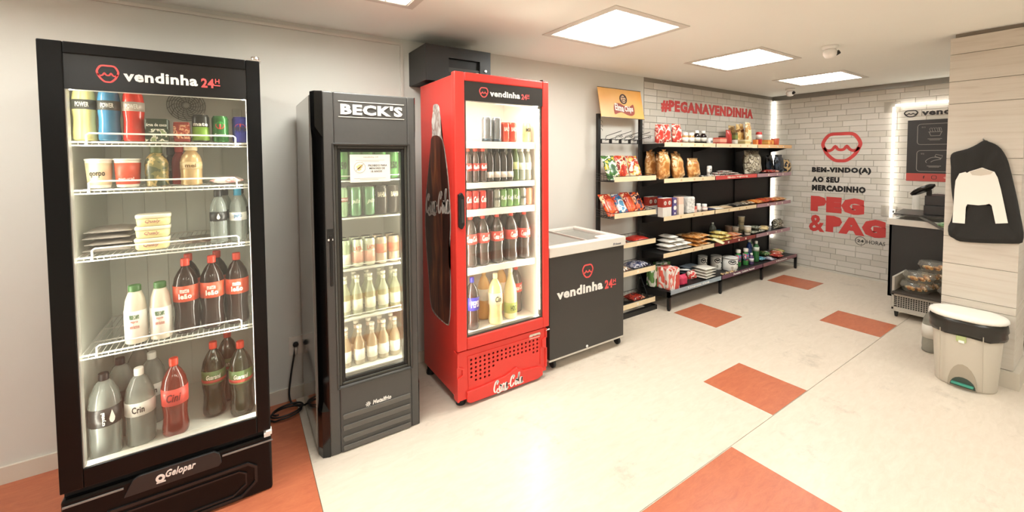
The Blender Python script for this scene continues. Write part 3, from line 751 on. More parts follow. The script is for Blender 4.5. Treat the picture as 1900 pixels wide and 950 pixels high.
for k in range(4):
    lying('meat_packet', 'greyish frozen packet, %s of the stack at the left of the third shelf' % ('lowest', 'second from bottom', 'second from top', 'topmost')[k], 'packet', -.47+.006*(k % 2), 2.56, SC_+.026*k, .145, .20, .022, mat('aaa19b', .35, noise=.15, nscale=20, bump=.6, bscale=40), k, group='frozen packets stacked on the third shelf')
for k in range(3):
    def f():
        b = NB()
        o = [(-.052, -.036), (.052, -.036), (.056, .036), (-.056, .036)]
        n = 24; sup = lambda a: (abs(math.cos(a))**.5*(1 if math.cos(a) > 0 else -1), abs(math.sin(a))**.5*(1 if math.sin(a) > 0 else -1))
        rings = [(.9, 0), (1, .006), (1.03, .036)]; V = []
        for s, z in rings: V.append([b.verts.new((sup(2*PI*i/n+.01)[0]*.056*s, sup(2*PI*i/n+.01)[1]*.042*s, z)) for i in range(n)])
        for q in range(2):
            for i in range(n): b.faces.new((V[q][i], V[q][(i+1) % n], V[q+1][(i+1) % n], V[q+1][i])).smooth = True
        b.faces.new(V[0][::-1]); b.faces.new(V[2])
        b2 = NB(); V = []
        for s, z in ((1.07, .036), (1.08, .047), (1.02, .051)): V.append([b2.verts.new((sup(2*PI*i/n+.01)[0]*.056*s, sup(2*PI*i/n+.01)[1]*.042*s, z)) for i in range(n)])
        for q in range(2):
            for i in range(n): b2.faces.new((V[q][i], V[q][(i+1) % n], V[q+1][(i+1) % n], V[q+1][i])).smooth = True
        b2.faces.new(V[0][::-1]); b2.faces.new(V[2])
        return [('tub', mesh_of(b, mat('ece0a6', .4)), None), ('lid', mesh_of(b2, mat('f3ecd6', .35)), None), ('lettering', txt_mesh('Qualy', front(-.026, .026, .012, .030, -.0445), mat('b9777a', .5), .01, .3), None)]
    build('margarine_tub', '%s of the three stacked pale yellow margarine tubs on the third shelf' % ('lowest', 'middle', 'topmost')[k], 'tub', (-.322+.003*k, 2.462, SC_+.0515*k), gen('marg', f), 'margarine tubs stacked on the third shelf', rotz=.02*k)
lying('sausage_packet', 'flat brown packet lying between the margarine tubs and the water bottles', 'packet', -.165, 2.54, SC_, .13, .19, .022, ramp_mat(['6d5a50', '8f7c70', '5a3a32', 'a89a8e'], 14, .2), 5, .2)
WB = clear('dfe6e2', .62, 'aeb5b0')
def drop(b, fn):
    stroke(b, [(.5, .95), (.36, .62), (.22, .38), (.30, .14), (.5, .04), (.70, .14), (.78, .38), (.64, .62)], .004, fn, .02, .03, closed=True, smooth=2)
    stroke(b, [(.5, .15), (.5, .6)], .010, fn, .02, .03, smooth=0)
def drop_mesh(r, z0, z1, a0, a1):
    b = NB(); fn = cyl(r, z0, z1, a0, a1); pts = [(.5, 1), (.30, .60), (.18, .36), (.26, .12), (.5, 0), (.74, .12), (.82, .36), (.70, .60)]
    v = [b.verts.new(fn(p[0], p[1], 1)) for p in pts]; b.faces.new(v); return mesh_of(b, LET_W)
o = item1(406, SC_, .034, bottle('w1', WATER, .034, .235, WB, CAPB, mat('1c1b1b', .4), (.44, .62), capr=.016), 'water_bottle', 'clear water bottle with black cap and black label, third shelf', 'bottle')
put('emblem', drop_mesh(.0356, .111, .140, -.30, .30), o)
item1(418, SC_, .034, bottle('w1', None, 0, 0, None, None), 'water_bottle', 'second black-capped water bottle, standing behind the first one', 'bottle', y=2.53)
item1(442, SC_, .034, bottle('w2', WATER, .034, .238, WB, CAPBL, mat('e6e4df', .4), (.42, .58), 'puro', mat('2c6f9a', .5), capr=.016, arc=.45), 'water_bottle', 'clear water bottle with blue cap and white label at the shelf end', 'bottle')
item1(447, SC_, .03, bottle('w1', None, 0, 0, None, None), 'water_bottle', 'black-capped water bottle behind the blue-capped one', 'bottle', y=2.61)
milk = bottle('milk', MILK, .0385, .245, mat('d9cfbd', .3), CAPG, mat('ece8e0', .45), (.08, .58), 'VERDE CAMPO', mat('4c7a45', .5), capr=.022, caph=.022, arc=.42, wz=(.44, .52))
def mp():
    ps = list(milk); b = NB(); lathe(b, [(.0424, .14), (.0424, .135)], 20, caps=False)
    ps.append(('lettering', txt_mesh('sem lactose', cyl(.0397, .068, .085, -.4, .4), mat('d98c80', .5), .01), None)); ps.append(('lettering', txt_mesh('iogurte', cyl(.0397, .09, .104, -.3, .3), mat('d98c80', .5), .01), None)); return ps
item1(251, SD, .041, gen('milk2', mp), 'yogurt_bottle', 'green-capped yogurt drink bottle with white label, the left one of two', 'bottle')
item1(298, SD, .041, gen('milk2', mp), 'yogurt_bottle', 'green-capped yogurt drink bottle with white label, the right one of two', 'bottle')
mt = lambda: [*bottle('matte', PET, .0475, .325, tea, CAPR, mat('d5502f', .4), (.46, .68), 'leão', LET_W, capr=.0165, arc=.50, wz=(.50, .575), bold=.04), ('lettering', txt_mesh('matte', cyl(.0492, .190, .210, -.38, .30), LET_W, .03), None)]
for px, y, lb in ((346, 2.465, 'iced tea bottle, red cap and orange label, nearest the yogurt drinks'), (395, 2.465, 'iced tea bottle, red cap and orange label, middle one of the front three'), (441, 2.465, 'iced tea bottle, red cap and orange label, at the right end of the shelf'), (352, 2.58, 'iced tea bottle behind the left one of the front three'), (405, 2.58, 'iced tea bottle behind the middle one of the front three')):
    item1(px, SD, .047, gen('matte2', mt), 'iced_tea_bottle', lb, 'bottle', y=y, group='iced tea bottles on the fourth shelf')
BW = clear('dde3de', .55, 'a2a8a2')
bw = bottle('crys', WATER, .053, .345, BW, CAPB, mat('22211f', .4), (.40, .62), capr=.017, caph=.028)
o = item1(193, SE, .053, bw, 'water_bottle', 'large clear water bottle with black label, front left of the fridge floor', 'bottle', y=2.455)
put('emblem', drop_mesh(.0548, .148, .205, .30, .85), o); put('lettering', txt_mesh('crystal', lambda u, v, w_: cyl(.0546, .145, .20, -.05, .22)(1-v, u, w_), LET_W, .03), o, label='white word crystal set upright')
for px, y, lb in ((225, 2.60, 'large black-capped water bottle in the second rank behind the left one'), (262, 2.76, 'large black-capped water bottle at the very back of the fridge floor')):
    item1(px, SE, .05, bw, 'water_bottle', lb, 'bottle', y=y)
ww = bottle('wwh', WATER, .052, .325, BW, CAPW, mat('dcdad4', .4), (.42, .60), 'Crin', INK, capr=.017, arc=.4)
item1(259, SE, .05, ww, 'water_bottle', 'large clear water bottle with a white label beside the red drink', 'bottle', y=2.475)
item1(284, SE, .05, ww, 'water_bottle', 'large white-labelled water bottle in the second rank behind the red drink', 'bottle', y=2.64)
item1(324, SE, .047, bottle('cini', PET, .0485, .335, mat('66281f', .15, coat=.3), CAPR, mat('cf4a40', .4), (.44, .66), 'Cini', mat('6b1f22', .5), capr=.0165, arc=.55, shear=.3), 'soda_bottle', 'dark pink soda bottle with a red label alone on the fridge floor', 'bottle')
gr = lambda: [*bottle('gua2', PET, .0485, .345, mat('253022', .12, coat=.3), CAPR, mat('5d7a4a', .4), (.48, .66), 'Guaraná', LET_W, capr=.0165, arc=.62, wz=(.55, .615), shear=.35), ('label_band', L_([(.0500, .172), (.0500, .186)], mat('b5433a', .4), 18), None)]
for px, y, lb in ((398, 2.54, 'dark green soda bottle behind and left of the front one'), (448, 2.47, 'dark green soda bottle at the front right of the fridge floor'), (425, 2.66, 'dark green soda bottle at the back right of the fridge floor')):
    item1(px, SE, .047, gen('gua3', gr), 'soda_bottle', lb, 'bottle', y=y)

# ------------------------------------------------------------ FRIDGE 2: charcoal beer cooler
GR2 = mat('4a4845', .42, noise=.06, nscale=60, bump=.1, bscale=400); GR2s = mat('5b5752', .45, noise=.05); GLOSSB = mat('080808', .12)
f2 = thing('beer_cooler', 'narrow charcoal beer cooler between the black fridge and the red fridge', 'fridge', (0, 0, 0))
XA, XC = .312, .868; Y20, Y21 = 2.44, 3.0
b = NB(); box(b, XA, XA+.04, Y20, Y21, .03, 1.925); box(b, XC-.04, XC, Y20, Y21, .03, 1.925); box(b, XA+.04, XC-.04, Y21-.05, Y21, .03, 1.925); box(b, XA+.04, XC-.04, Y20, Y21-.05, 1.72, 1.925); box(b, XA+.04, XC-.04, Y20+.02, Y21-.05, .03, .36)
part('cabinet', b, GR2s, f2, bevel=.003)
boxpart('side_panel', (XA-.0015, XA, Y20+.005, Y21-.005, .035, 1.92), mat('8a857d', .10, .85), f2, 'polished side panel that mirrors the wall')
b = NB(); j0, j1 = XA+.04, XC-.04
box(b, j0, j0+.006, Y20, Y21-.05, .36, 1.72); box(b, j1-.006, j1, Y20, Y21-.05, .36, 1.72); box(b, j0, j1, Y21-.06, Y21-.05, .36, 1.72); box(b, j0, j1, Y20+.003, Y21-.05, .36, .402); box(b, j0, j1, Y20+.003, Y21-.05, 1.70, 1.72)
part('liner', b, mat('dcdad0', .45), f2, 'pale inner lining')
def hollow_front(b, plan, x0, x1, z0, z1, yb, yf): pass
FX0, FX1 = .366, .854
b = NB()
OPX0, OPX1, OPZ0, OPZ1 = .452, .776, .398, 1.628
frame_boxes(b, FX0, FX1, 0.0, 1.943, OPX0-.034, OPX1+.034, OPZ0-.034, OPZ1+.034, 2.378, 2.44)
d2 = part('door', b, GR2, f2, bevel=.006)
b = NB()
for s in (0, 1):
    xo, xi, xm = ((XA+.004, FX0, XA+.018) if s == 0 else (XC+.006, FX1, XC-.006))
    zz = [(0, 0), (.25, 0), (.30, .010), (1.70, .010), (1.76, 0), (1.943, 0)]
    ring = []
    for z, dx in zz:
        sg = 1 if s == 0 else -1
        ring.append([b.verts.new(p) for p in ((xi-sg*.0, 2.378+.001, z), (xm+sg*dx, 2.392+dx, z), (xo+sg*dx*.5, 2.44, z), (xi, 2.44, z))])
    for k in range(len(ring)-1):
        for q in range(4): b.faces.new((ring[k][q], ring[k][(q+1) % 4], ring[k+1][(q+1) % 4], ring[k+1][q]))
    b.faces.new(ring[0]); b.faces.new(ring[-1])
part('side_bezel', b, GLOSSB, f2, 'glossy black chamfered edges')
b = NB(); frame_boxes(b, OPX0-.034, OPX1+.034, OPZ0-.034, OPZ1+.034, OPX0-.018, OPX1+.018, OPZ0-.018, OPZ1+.018, 2.388, 2.44)
part('window_frame', b, mat('38362f', .4), d2, bevel=.004)
b = NB(); frame_boxes(b, OPX0-.018, OPX1+.018, OPZ0-.018, OPZ1+.018, OPX0, OPX1, OPZ0, OPZ1, 2.396, 2.44)
part('gasket', b, mat('12110f', .4), d2, bevel=.003)
b = NB(); frame_boxes(b, OPX0-.046, OPX1+.046, OPZ0-.046, OPZ1+.046, OPX0-.040, OPX1+.040, OPZ0-.040, OPZ1+.040, 2.374, 2.38)
part('window_bead', b, mat('33312d', .35), d2, bevel=.001, seg=1)
boxpart('glass', (OPX0, OPX1, 2.404, 2.408, OPZ0, OPZ1), glass('f8f9f2', .96, 'e9e4d4', ior=2.7), d2)
b = NB(); box(b, j0+.008, j0+.018, Y20+.004, Y20+.016, .42, 1.68); box(b, j1-.018, j1-.008, Y20+.004, Y20+.016, .42, 1.68); part('lamp_strip', b, mat((1, .96, .86), .5, emit=12), f2, 'white light strips inside the door')
for sx_ in (-1, 1): strip_lamp('cooler_lamp', (.592+sx_*.195, 2.46, 1.03), .02, 1.2, (PI/2, 0, sx_*-1.0+PI), 3.2)
b = NB(); box(b, .384, .398, 2.370, 2.379, .92, 1.19); part('handle', b, mat('141312', .3), d2, bevel=.003)
b = NB(); box(b, .374, .404, 2.374, 2.3785, 1.155, 1.225); part('latch', b, mat('1a1917', .3), d2, bevel=.002); boxpart('sticker', (.376, .402, 2.3725, 2.3745, 1.162, 1.172), LET_W, d2)
text('lettering', "BECK'S", front(.452, .782, 1.826, 1.884, 2.376, .003), mat('e2ded6', .35, .3), d2, .05, label='raised pale block lettering')
b = NB(); box(b, .442, .792, 2.375, 2.378, 1.894, 1.898); box(b, .442, .792, 2.375, 2.378, 1.812, 1.816); part('rule', b, mat('e2ded6', .35, .3), d2)
text('lettering', 'Metalfrio', front(.586, .690, .213, .238, 2.3765), LET_W, d2, .04, .25, 'small white maker lettering')
b = NB(); fn = front(.548, .576, .210, .240, 2.3765)
for a in range(4): stroke(b, [(.5+.5*math.cos(a*PI/4), .5+.5*math.sin(a*PI/4)), (.5-.5*math.cos(a*PI/4), .5-.5*math.sin(a*PI/4))], .004, fn, .028, .03, smooth=0)
part('emblem', b, LET_W, d2)
for z in (.178, .116, .055, -.004+.008):
    b = NB(); prism(b, [(.432, z+.004), (.428, z+.026), (.436, z+.031), (.800, z+.031), (.800, z+.003)], lambda a, c, w_: (a, 2.379-.008*w_, c)); part('slat', b, mat('605c56', .4), d2, bevel=.0015, seg=1)
Z2 = [1.472, 1.262, .972, .690, .402]
for z in Z2[:4]:
    b = NB(); box(b, j0+.008, j1-.008, Y20+.026, Y21-.08, z-.006, z-.002); tube(b, [(j0+.01, Y20+.022, z-.004), (j1-.01, Y20+.022, z-.004)], .004, 6)
    if z < 1.0 or z > 1.3: tube(b, [(j0+.01, Y20+.020, z+.024), (j1-.01, Y20+.020, z+.024)], .0025, 6)
    part('shelf', b, mat('cfcdc4', .4), f2)
# notice stuck on the glass
t = thing('notice', 'white no-under-18s notice taped to the beer cooler glass', 'sign', (.498, 2.400, 1.462))
boxpart('paper', (0, .216, -.0012, 0, 0, .152), mat('f0ebe0', .6), t)
b = NB(); fn = front(.020, .082, .050, .112, -.0013, .0006)
stroke(b, [(.5+.48*math.cos(a*PI/8), .5+.48*math.sin(a*PI/8)) for a in range(16)], .003, fn, .062, .062, closed=True, smooth=1); part('ring', b, mat('b9b2a4', .6), t)
b = NB(); stroke(b, [(.28, .45), (.5, .62), (.72, .60)], .018, fn, .062, .062); stroke(b, [(.34, .3), (.6, .42)], .014, fn, .062, .062); part('picture', b, mat('e6c88e', .6), t)
b = NB(); stroke(b, [(.15, .2), (.85, .85)], .003, fn, .062, .062, smooth=0); part('bar', b, mat('b9b2a4', .6), t)
for s_, zz, x1 in (('PROIBIDO PARA', .086, .198), ('MENORES DE', .070, .186), ('18 ANOS!', .053, .170)):
    text('lettering', s_, front(.096+(.198-x1)*.5, x1, zz, zz+.011, -.0013, .0006), mat('3a3834', .6), t, .02)
text('lettering', 'vendinha 24', front(.070, .150, .134, .144, -.0013, .0006), mat('a9a398', .6), t, .0)
for zz, x0, x1 in ((.120, .03, .185), (.113, .06, .155), (.020, .02, .19), (.013, .05, .15)): boxpart('small_print', (x0, x1, -.0018, -.0012, zz, zz+.002), mat('b5ae9f', .6), t)
# beer
ORD = ('leftmost', 'second from left', 'third from left', 'fourth from left', 'rightmost', 'sixth')
gcan = can('heine', .033, .165, mat('5f9c58', .25, .3), words='250', wm=INK, wz=(.35, .6), arc=.7)
stella = can('stella', .033, .165, mat('a8c8a0', .25, .3), band=mat('a8503c', .35), bz=(.52, .66), words='ARTOIS', wz=(.55, .63), arc=.8)
gcan2 = can('greencan', .033, .165, mat('6d9a72', .25, .4), words='pils', wm=mat('d9e0c8', .4), wz=(.4, .6), arc=.7, shear=.4)
bahn = can('bahn', .033, .165, mat('3c3630', .3, .4), words='BAHIA', wm=mat('e8e0cc', .4), wz=(.62, .80), arc=.75, bold=.03)
amst = can('amst', .033, .155, mat('cfd4bc', .3, .3), band=mat('d8a08a', .4), bz=(.15, .55), words='LATA', wm=mat('d0604c', .4), wz=(.6, .76), arc=.7)
pcan = can('pcan', .033, .155, mat('b5c8a4', .3, .3), band=mat('e6e2d2', .4), bz=(.1, .5))
rcan = can('rcan', .033, .155, mat('c9b49c', .3, .3), band=mat('cf7a5c', .4), bz=(.4, .75))
BGL = clear('e0e4c8', .5, 'ccd0b0')
longn = bottle('longn', LONGNECK, .030, .235, BGL, mat('d8d4c4', .3, .4), mat('e2dfc8', .45), (.14, .40), None, capr=.0145, caph=.010, neck=mat('e2dfc8', .45))
brown = bottle('brownb', LONGNECK, .030, .225, clear('e6dfca', .5, 'd2c4a8'), mat('efe9da', .4), mat('f2eee2', .5), (.12, .40), None, capr=.0145, caph=.012, neck=mat('e6c9b4', .45))
XS2 = [.480+.0705*k for k in range(5)]
rows2 = [(Z2[0], [gcan]*5, 'green beer can', 'top shelf', 'beer_can', 'can', .165),
         (Z2[1], [stella, gcan2, gcan2, bahn, bahn], None, 'second shelf', 'beer_can', 'can', .165),
         (Z2[2], [pcan, amst, amst, rcan, rcan], None, 'third shelf', 'beer_can', 'can', .155),
         (Z2[3], [longn]*5, 'pale glass longneck beer bottle', 'fourth shelf', 'beer_bottle', 'bottle', .235),
         (Z2[4], [brown]*5, 'longneck beer bottle with white label', 'cooler floor', 'beer_bottle', 'bottle', .22)]
nm = {id(stella): 'red-banded pale green can', id(gcan2): 'plain mid green can', id(bahn): 'dark can with cream letters', id(pcan): 'pale green and white can', id(amst): 'cream can with pink band', id(rcan): 'buff can with orange band'}
for z, ps, lb, sh, n_, c_, h in rows2:
    for rank in range(2):
        for k in range(5):
            l = lb or nm[id(ps[k])]
            build(n_, '%s, %s in %s rank, %s' % (l, ORD[k], ('front', 'back')[rank], sh+(' of beer cooler' if 'floor' not in sh else '')), c_, (XS2[k]+.004*math.sin(k*5+z*9), 2.518+.082*rank, z+.003), ps[k], '%s on the %s of the beer cooler' % (n_.replace('_', ' ')+'s', sh), rotz=.25*math.sin(k*3.1+z*7))

# ------------------------------------------------------------ FRIDGE 3: red soda fridge
REDP = mat('df3b31', .35, noise=.03, nscale=8); REDD = mat('c93128', .45)
f3 = thing('soda_fridge', 'tall red glass-door soda fridge right of the beer cooler', 'fridge', (0, 0, 0))
A0, A1, B0, B1 = 1.106, 1.820, 2.415, 2.952
b = NB(); box(b, A0, A0+.035, B0, B1, .065, 2.108); box(b, A1-.035, A1, B0, B1, .065, 2.108); box(b, A0+.035, A1-.035, B1-.05, B1, .065, 2.108); box(b, A0+.035, A1-.035, B0, B1-.05, 2.04, 2.108); box(b, A0+.035, A1-.035, B0+.01, B1-.05, .065, .37)
part('cabinet', b, REDP, f3, bevel=.004)
boxpart('bounce_plate', (A0+.01, A1-.01, B0+.01, B1-.01, 2.108, 2.112), mat('6b6762', .6), f3, 'added grey plate that keeps red bounce off the ceiling')  # added out of view, stops the red top tinting the ceiling
b = NB(); k0, k1 = A0+.035, A1-.035; LW = mat('efece4', .35)
box(b, k0, k0+.006, B0, B1-.05, .37, 2.04); box(b, k1-.006, k1, B0, B1-.05, .37, 2.04); box(b, k0, k1, B1-.06, B1-.05, .37, 2.04); box(b, k0, k1, B0+.002, B1-.05, .37, .432); box(b, k0, k1, B0, B1-.05, 2.02, 2.04)
part('liner', b, LW, f3, 'white inner lining')
b = NB(); PX0, PX1, PZ0, PZ1 = 1.169, 1.772, .447, 1.949
frame_boxes(b, 1.099, 1.826, .372, 2.124, PX0, PX1, PZ0, 2.070, 2.36, 2.410)
d3 = part('door', b, REDP, f3, bevel=.008, seg=3)
b = NB(); frame_boxes(b, PX0-.003, PX1+.003, PZ0-.003, PZ1+.003, PX0+.012, PX1-.012, PZ0+.014, PZ1, 2.372, 2.405); part('glass_trim', b, mat('4a463f', .35), d3)
boxpart('header_panel', (PX0, PX1, 2.364, 2.370, PZ1, 2.070), mat('2e2b28', .3), d3, 'dark sign panel over the glass')
boxpart('glass', (PX0, PX1, 2.380, 2.384, PZ0, PZ1), glass('fcfcf8', .985, 'f2eee4', ior=2.0), d3)
for sx_ in (-1, 1): strip_lamp('fridge_lamp', (1.463+sx_*.305, 2.435, 1.2), .02, 1.5, (PI/2, 0, sx_*-.9+PI), 8)
strip_lamp('fridge_lamp', (1.463, 2.50, 2.005), .5, .04, (0, 0, 0), 2.0)
brand_header(d3, 1.272, 1.660, 1.975, 2.040, 2.3635)
b = NB(); prism(b, [(1.112, 1.165), (1.135, 1.148), (1.152, 1.175), (1.152, 1.350), (1.135, 1.378), (1.112, 1.365)], lambda a, c, w_: (a, 2.362-.022*w_, c)); part('handle', b, mat('1b1a19', .4), d3, 'black door handle', bevel=.004)
b = NB(); box(b, 1.128, 1.142, 2.337, 2.341, 1.19, 1.335); part('handle_grip', b, mat('3a3936', .4), d3, bevel=.001, seg=1)
b = NB(); tube(b, [(1.79, 2.39, 2.12), (1.79, 2.39, 2.135)], .018, 10); box(b, 1.765, 1.82, 2.37, 2.44, 2.12, 2.126); part('hinge', b, mat('3b2a26', .3, .6), f3)
b = NB(); tube(b, [(1.795, 2.372, .342), (1.815, 2.352, .356), (1.832, 2.36, .350)], .006, 6); part('hinge', b, CHROME, f3)
# perforated base grille
def grille():
    b = NB(); nx, nz = 17, 7; x0, x1, z0, z1 = 1.185, 1.742, .112, .308; yf = 2.372
    cx_, cz_ = (x1-x0)/nx, (z1-z0)/nz
    for i in range(nx):
        for j in range(nz):
            a, c = x0+cx_*i, z0+cz_*j; u = (i+.5)/nx
            lim = 1.7+2.2*(.5+.5*math.sin((u-.30)*5.2)) if u > .28 else (0.6 if u > .08 else 1.6)
            sq = [(a+cx_*(.5+.5*sx), c+cz_*(.5+.5*sz)) for sx, sz in ((1, 0), (1, 1), (0, 1), (-1, 1), (-1, 0), (-1, -1), (0, -1), (1, -1))]
            if j < lim:
                b.faces.new([b.verts.new((p[0], yf, p[1])) for p in sq]); continue
            off = 0
            r = cz_*.30; rx = r
            O = [b.verts.new((p[0], yf, p[1])) for p in sq]
            cc = (a+cx_/2, c+cz_/2)
            I = [b.verts.new((cc[0]+rx*math.cos(k*PI/4), yf, cc[1]+r*math.sin(k*PI/4))) for k in range(8)]
            D = [b.verts.new((cc[0]+rx*math.cos(k*PI/4), yf+.008, cc[1]+r*math.sin(k*PI/4))) for k in range(8)]
            for k in range(8):
                m_ = (k+1) % 8
                b.faces.new((O[k], O[m_], I[m_], I[k])); b.faces.new((I[k], I[m_], D[m_], D[k]))
    bmesh.ops.remove_doubles(b, verts=b.verts, dist=1e-5)
    return b
part('grille', grille(), REDP, f3)
boxpart('grille_void', (1.185, 1.742, 2.392, 2.396, .112, .308), mat('1a0806', .8), f3)
b = NB()
for q in ((1.100, 1.185, .05, .362), (1.742, 1.805, .05, .362), (1.185, 1.742, .308, .362), (1.185, 1.742, .03, .112)): box(b, q[0], q[1], 2.372, 2.42, q[2], q[3])
base = part('base_panel', b, REDP, f3)
b = NB(); prism(b, [(1.165, .035), (1.19, .020), (1.72, .015), (1.765, .03), (1.765, .085), (1.73, .10), (1.60, .112), (1.54, .150), (1.46, .118), (1.36, .108), (1.25, .100), (1.165, .100)], lambda a, c, w_: (a, 2.374-.016*w_, c)); part('lower_moulding', b, REDP, base, bevel=.004)
b = NB()
stroke(b, [(.0, 1), (.0, .72), (.05, .66), (.05, .52), (.0, .47), (.0, .0)], .012, front(1.106, 1.80, .05, .36, 2.373, .010), .694, .31, smooth=0)
stroke(b, [(1, 1), (1, .80), (.955, .75), (.955, .60), (1, .54), (1, .1)], .012, front(1.106, 1.80, .05, .36, 2.373, .010), .694, .31, smooth=0)
stroke(b, [(.11, .18), (.10, .88), (.93, .88), (.93, .2)], .008, front(1.106, 1.80, .05, .36, 2.373, .006), .694, .31, smooth=0)
part('edge_moulding', b, REDP, base)
b = NB(); prism(b, [(1.655, .318), (1.66, .312), (1.745, .312), (1.752, .320), (1.752, .338), (1.745, .344), (1.66, .344), (1.655, .336)], lambda a, c, w_: (a, 2.372-.003*w_, c)); part('badge', b, mat('e6d8c8', .4), base, 'small pale maker badge')
text('lettering', 'Metalfrio', front(1.682, 1.742, .322, .333, 2.3688, .0006), mat('6b4038', .5), base, .02, .2)
b = NB(); script(b, 'Coca-Cola', front(1.355, 1.590, .022, .110, 2.3575), .235, .088, .011); part('lettering', b, LET_W, base, 'white flowing script lettering')
for x, y in ((A0+.045, 2.43), (A1-.05, 2.43), (A0+.03, B1-.05), (A1-.05, B1-.05)):
    b = NB(); lathe(b, [(.030, 0), (.032, .004), (.030, .03), (.026, .034), (.026, .066)], 16, (x, y, 0)); part('foot', b, BLACK, f3)
# printed bottle on the side
XSD = A0
def sd(pts): return [(lambda p: (p.y, p.z))(at(px, py, x=XSD)) for px, py in pts]
outl = [(804, 196), (803, 212), (801, 226), (802, 250), (799, 275), (794, 325), (790, 370), (789, 420), (792, 470), (796, 520), (799, 562), (806, 582), (829, 603), (835, 596), (837, 560), (837, 520), (834, 475), (837, 425), (836, 380), (832, 325), (825, 272), (819, 250), (819, 226), (817, 212), (815, 197), (810, 193)]
def flat_side(pts, x, m_, name, t=.0012, z=0):
    b = NB(); v = [b.verts.new((x, p[0], p[1])) for p in crom(sd(pts), 3, True)]
    f = b.faces.new(v); 
    bmesh.ops.triangulate(b, faces=[f]); return part(name, b, m_, pr)
pr = put('bottle_print', None, f3, label='large printed cola bottle on the red side panel')
bc = ramp_mat(['2a120c', '4a2015', '6b3320', '96542f', 'c08048'], 3.2, .3, (1, 3.2, .55), False, .9, 0, stops=[.30, .45, .56, .66, .78])
flat_side(outl, XSD-.0012, ramp_mat(['9a8d84', 'd2c6bb', 'b39a8d', 'e9e2d8'], 9, .25, (1, 1.6, .8), False, .8, 0), 'bottle_outline')
liq = [(801, 256), (799, 275), (794.5, 325), (791, 370), (790, 420), (793, 470), (797, 520), (800, 560), (807, 579), (828, 600), (833.5, 594), (835.5, 560), (835.5, 520), (832.5, 475), (835.5, 425), (834.5, 380), (830.5, 325), (823.5, 272), (819, 257), (810, 251)]
flat_side(liq, XSD-.0020, bc, 'drink_print')
# script on the side: runs from far (left) to near (right)
p0 = at(791, 405, x=XSD); p1 = at(835, 385, x=XSD)
pA, pB, pC, pD = [at(*q, x=XSD) for q in ((791, 399), (834, 402), (834, 352), (791, 360))]
def sfn(u, v, w_):
    lo = pA.lerp(pB, u); hi = pD.lerp(pC, u); p = lo.lerp(hi, v); return (XSD-.0024-.0012*w_, p.y, p.z)
b = NB(); script(b, 'Coca-Cola', sfn, abs(pA.y-pB.y), abs(pA.z-pD.z), .020, swash=True); part('lettering', b, mat('d9cfc4', .4), f3, 'white flowing script on the side panel')
Z3 = [1.700, 1.428, 1.250, .862, .432]
for z, h in zip(Z3[:4], (.046, .038, .044, .042)):
    b = NB(); box(b, k0+.012, k1-.02, 2.450, 2.456, z-h, z); box(b, k0+.012, k1-.02, 2.456, B1-.08, z-.006, z-.002)
    for q in range(1, 24): box(b, k0+.012+q*.026, k0+.016+q*.026, 2.456, B1-.08, z-.002, z-.0005)
    sh = part('shelf', b, mat('f1eee6', .4), f3)
b = NB(); box(b, 1.778-.022, 1.778-.016, 2.386, 2.392, .50, 1.93); box(b, k0+.008, k0+.014, 2.42, 2.43, .46, 2.0); box(b, k0+.03, k1-.03, 2.43, 2.46, 2.008, 2.016); part('lamp_strip', b, mat((1, .96, .88), .5, emit=9), f3, 'bright white light strips around the glass')
b = NB()
for q in range(22): box(b, 1.768, 1.776, 2.384, 2.390, .52+q*.066, .535+q*.066)
part('light_dots', b, mat('ffffff', .5, emit=3), f3, kind='stuff')
def item3(px, zi, parts_, name, label, cat, y=2.505, group=None, rz=0):
    x = at(px, (230, 330, 370, 450, 560)[zi], y=y).x
    return build(name, label, cat, (x, y, Z3[zi]+.001), parts_, group, rotz=rz)
slim = lambda k, c, w_, wm=LET_W: can(k, .030, .137, mat(c, .25, .3), words=w_, wm=wm, wz=(.55, .75), arc=.7)
tall = lambda k, c: can(k, .034, .165, mat(c, .2, .6), band=mat('3b4650', .3, .5), bz=(.0, .12))
item3(903, 0, tall('blk', '8d9298'), 'energy_drink_can', 'tall grey-black can, left one of the pair on the top shelf of the red fridge', 'can')
item3(921, 0, tall('blk', '8d9298'), 'energy_drink_can', 'tall grey-black can, right one of the pair on the top shelf of the red fridge', 'can')
item3(937, 0, slim('bar', 'd8503c', 'BALY'), 'energy_drink_can', 'red can next to the tall grey-black pair', 'can')
item3(950, 0, _g['bar'], 'energy_drink_can', 'red can, second from the tall grey-black pair', 'can')
item3(977, 0, slim('yel', 'e5d6a2', 'MIX', INK), 'energy_drink_can', 'pale yellow can alone at the right of the top shelf', 'can')
sk = bottle('coke6', SHORTPET, .0275, .225, mat('4a403a', .12, coat=.3), CAPR, mat('cf3e34', .4), (.34, .56), 'Coca', LET_W, capr=.0145, arc=.75)
zk = bottle('dark6', SHORTPET, .0270, .225, mat('38322e', .12), CAPB, mat('d9cfc6', .4), (.12, .30), None, capr=.0145)
gk = bottle('grn6', SHORTPET, .0270, .235, mat('55663f', .15), mat('6f8f45', .4), mat('c7cf8c', .4), (.34, .56), None, capr=.0145)
ck = bottle('clr6', SHORTPET, .0270, .225, clear('e6ebe2', .5, 'c9cec2'), CAPW, mat('e9e6dc', .4), (.34, .56), None, capr=.0145)
row = [(868, sk, 'small cola bottle with red label'), (882, sk, 'small cola bottle with red label'), (896, sk, 'small cola bottle with red label'), (909, zk, 'small dark bottle with white label low down'), (922, zk, 'small dark bottle with white label low down'), (934, zk, 'small dark bottle with white label low down'), (945.5, zk, 'small dark bottle with white label low down'), (956, gk, 'small green bottle with lime label'), (967.8, ck, 'small clear bottle with white label'), (979.5, ck, 'small clear bottle with white label')]
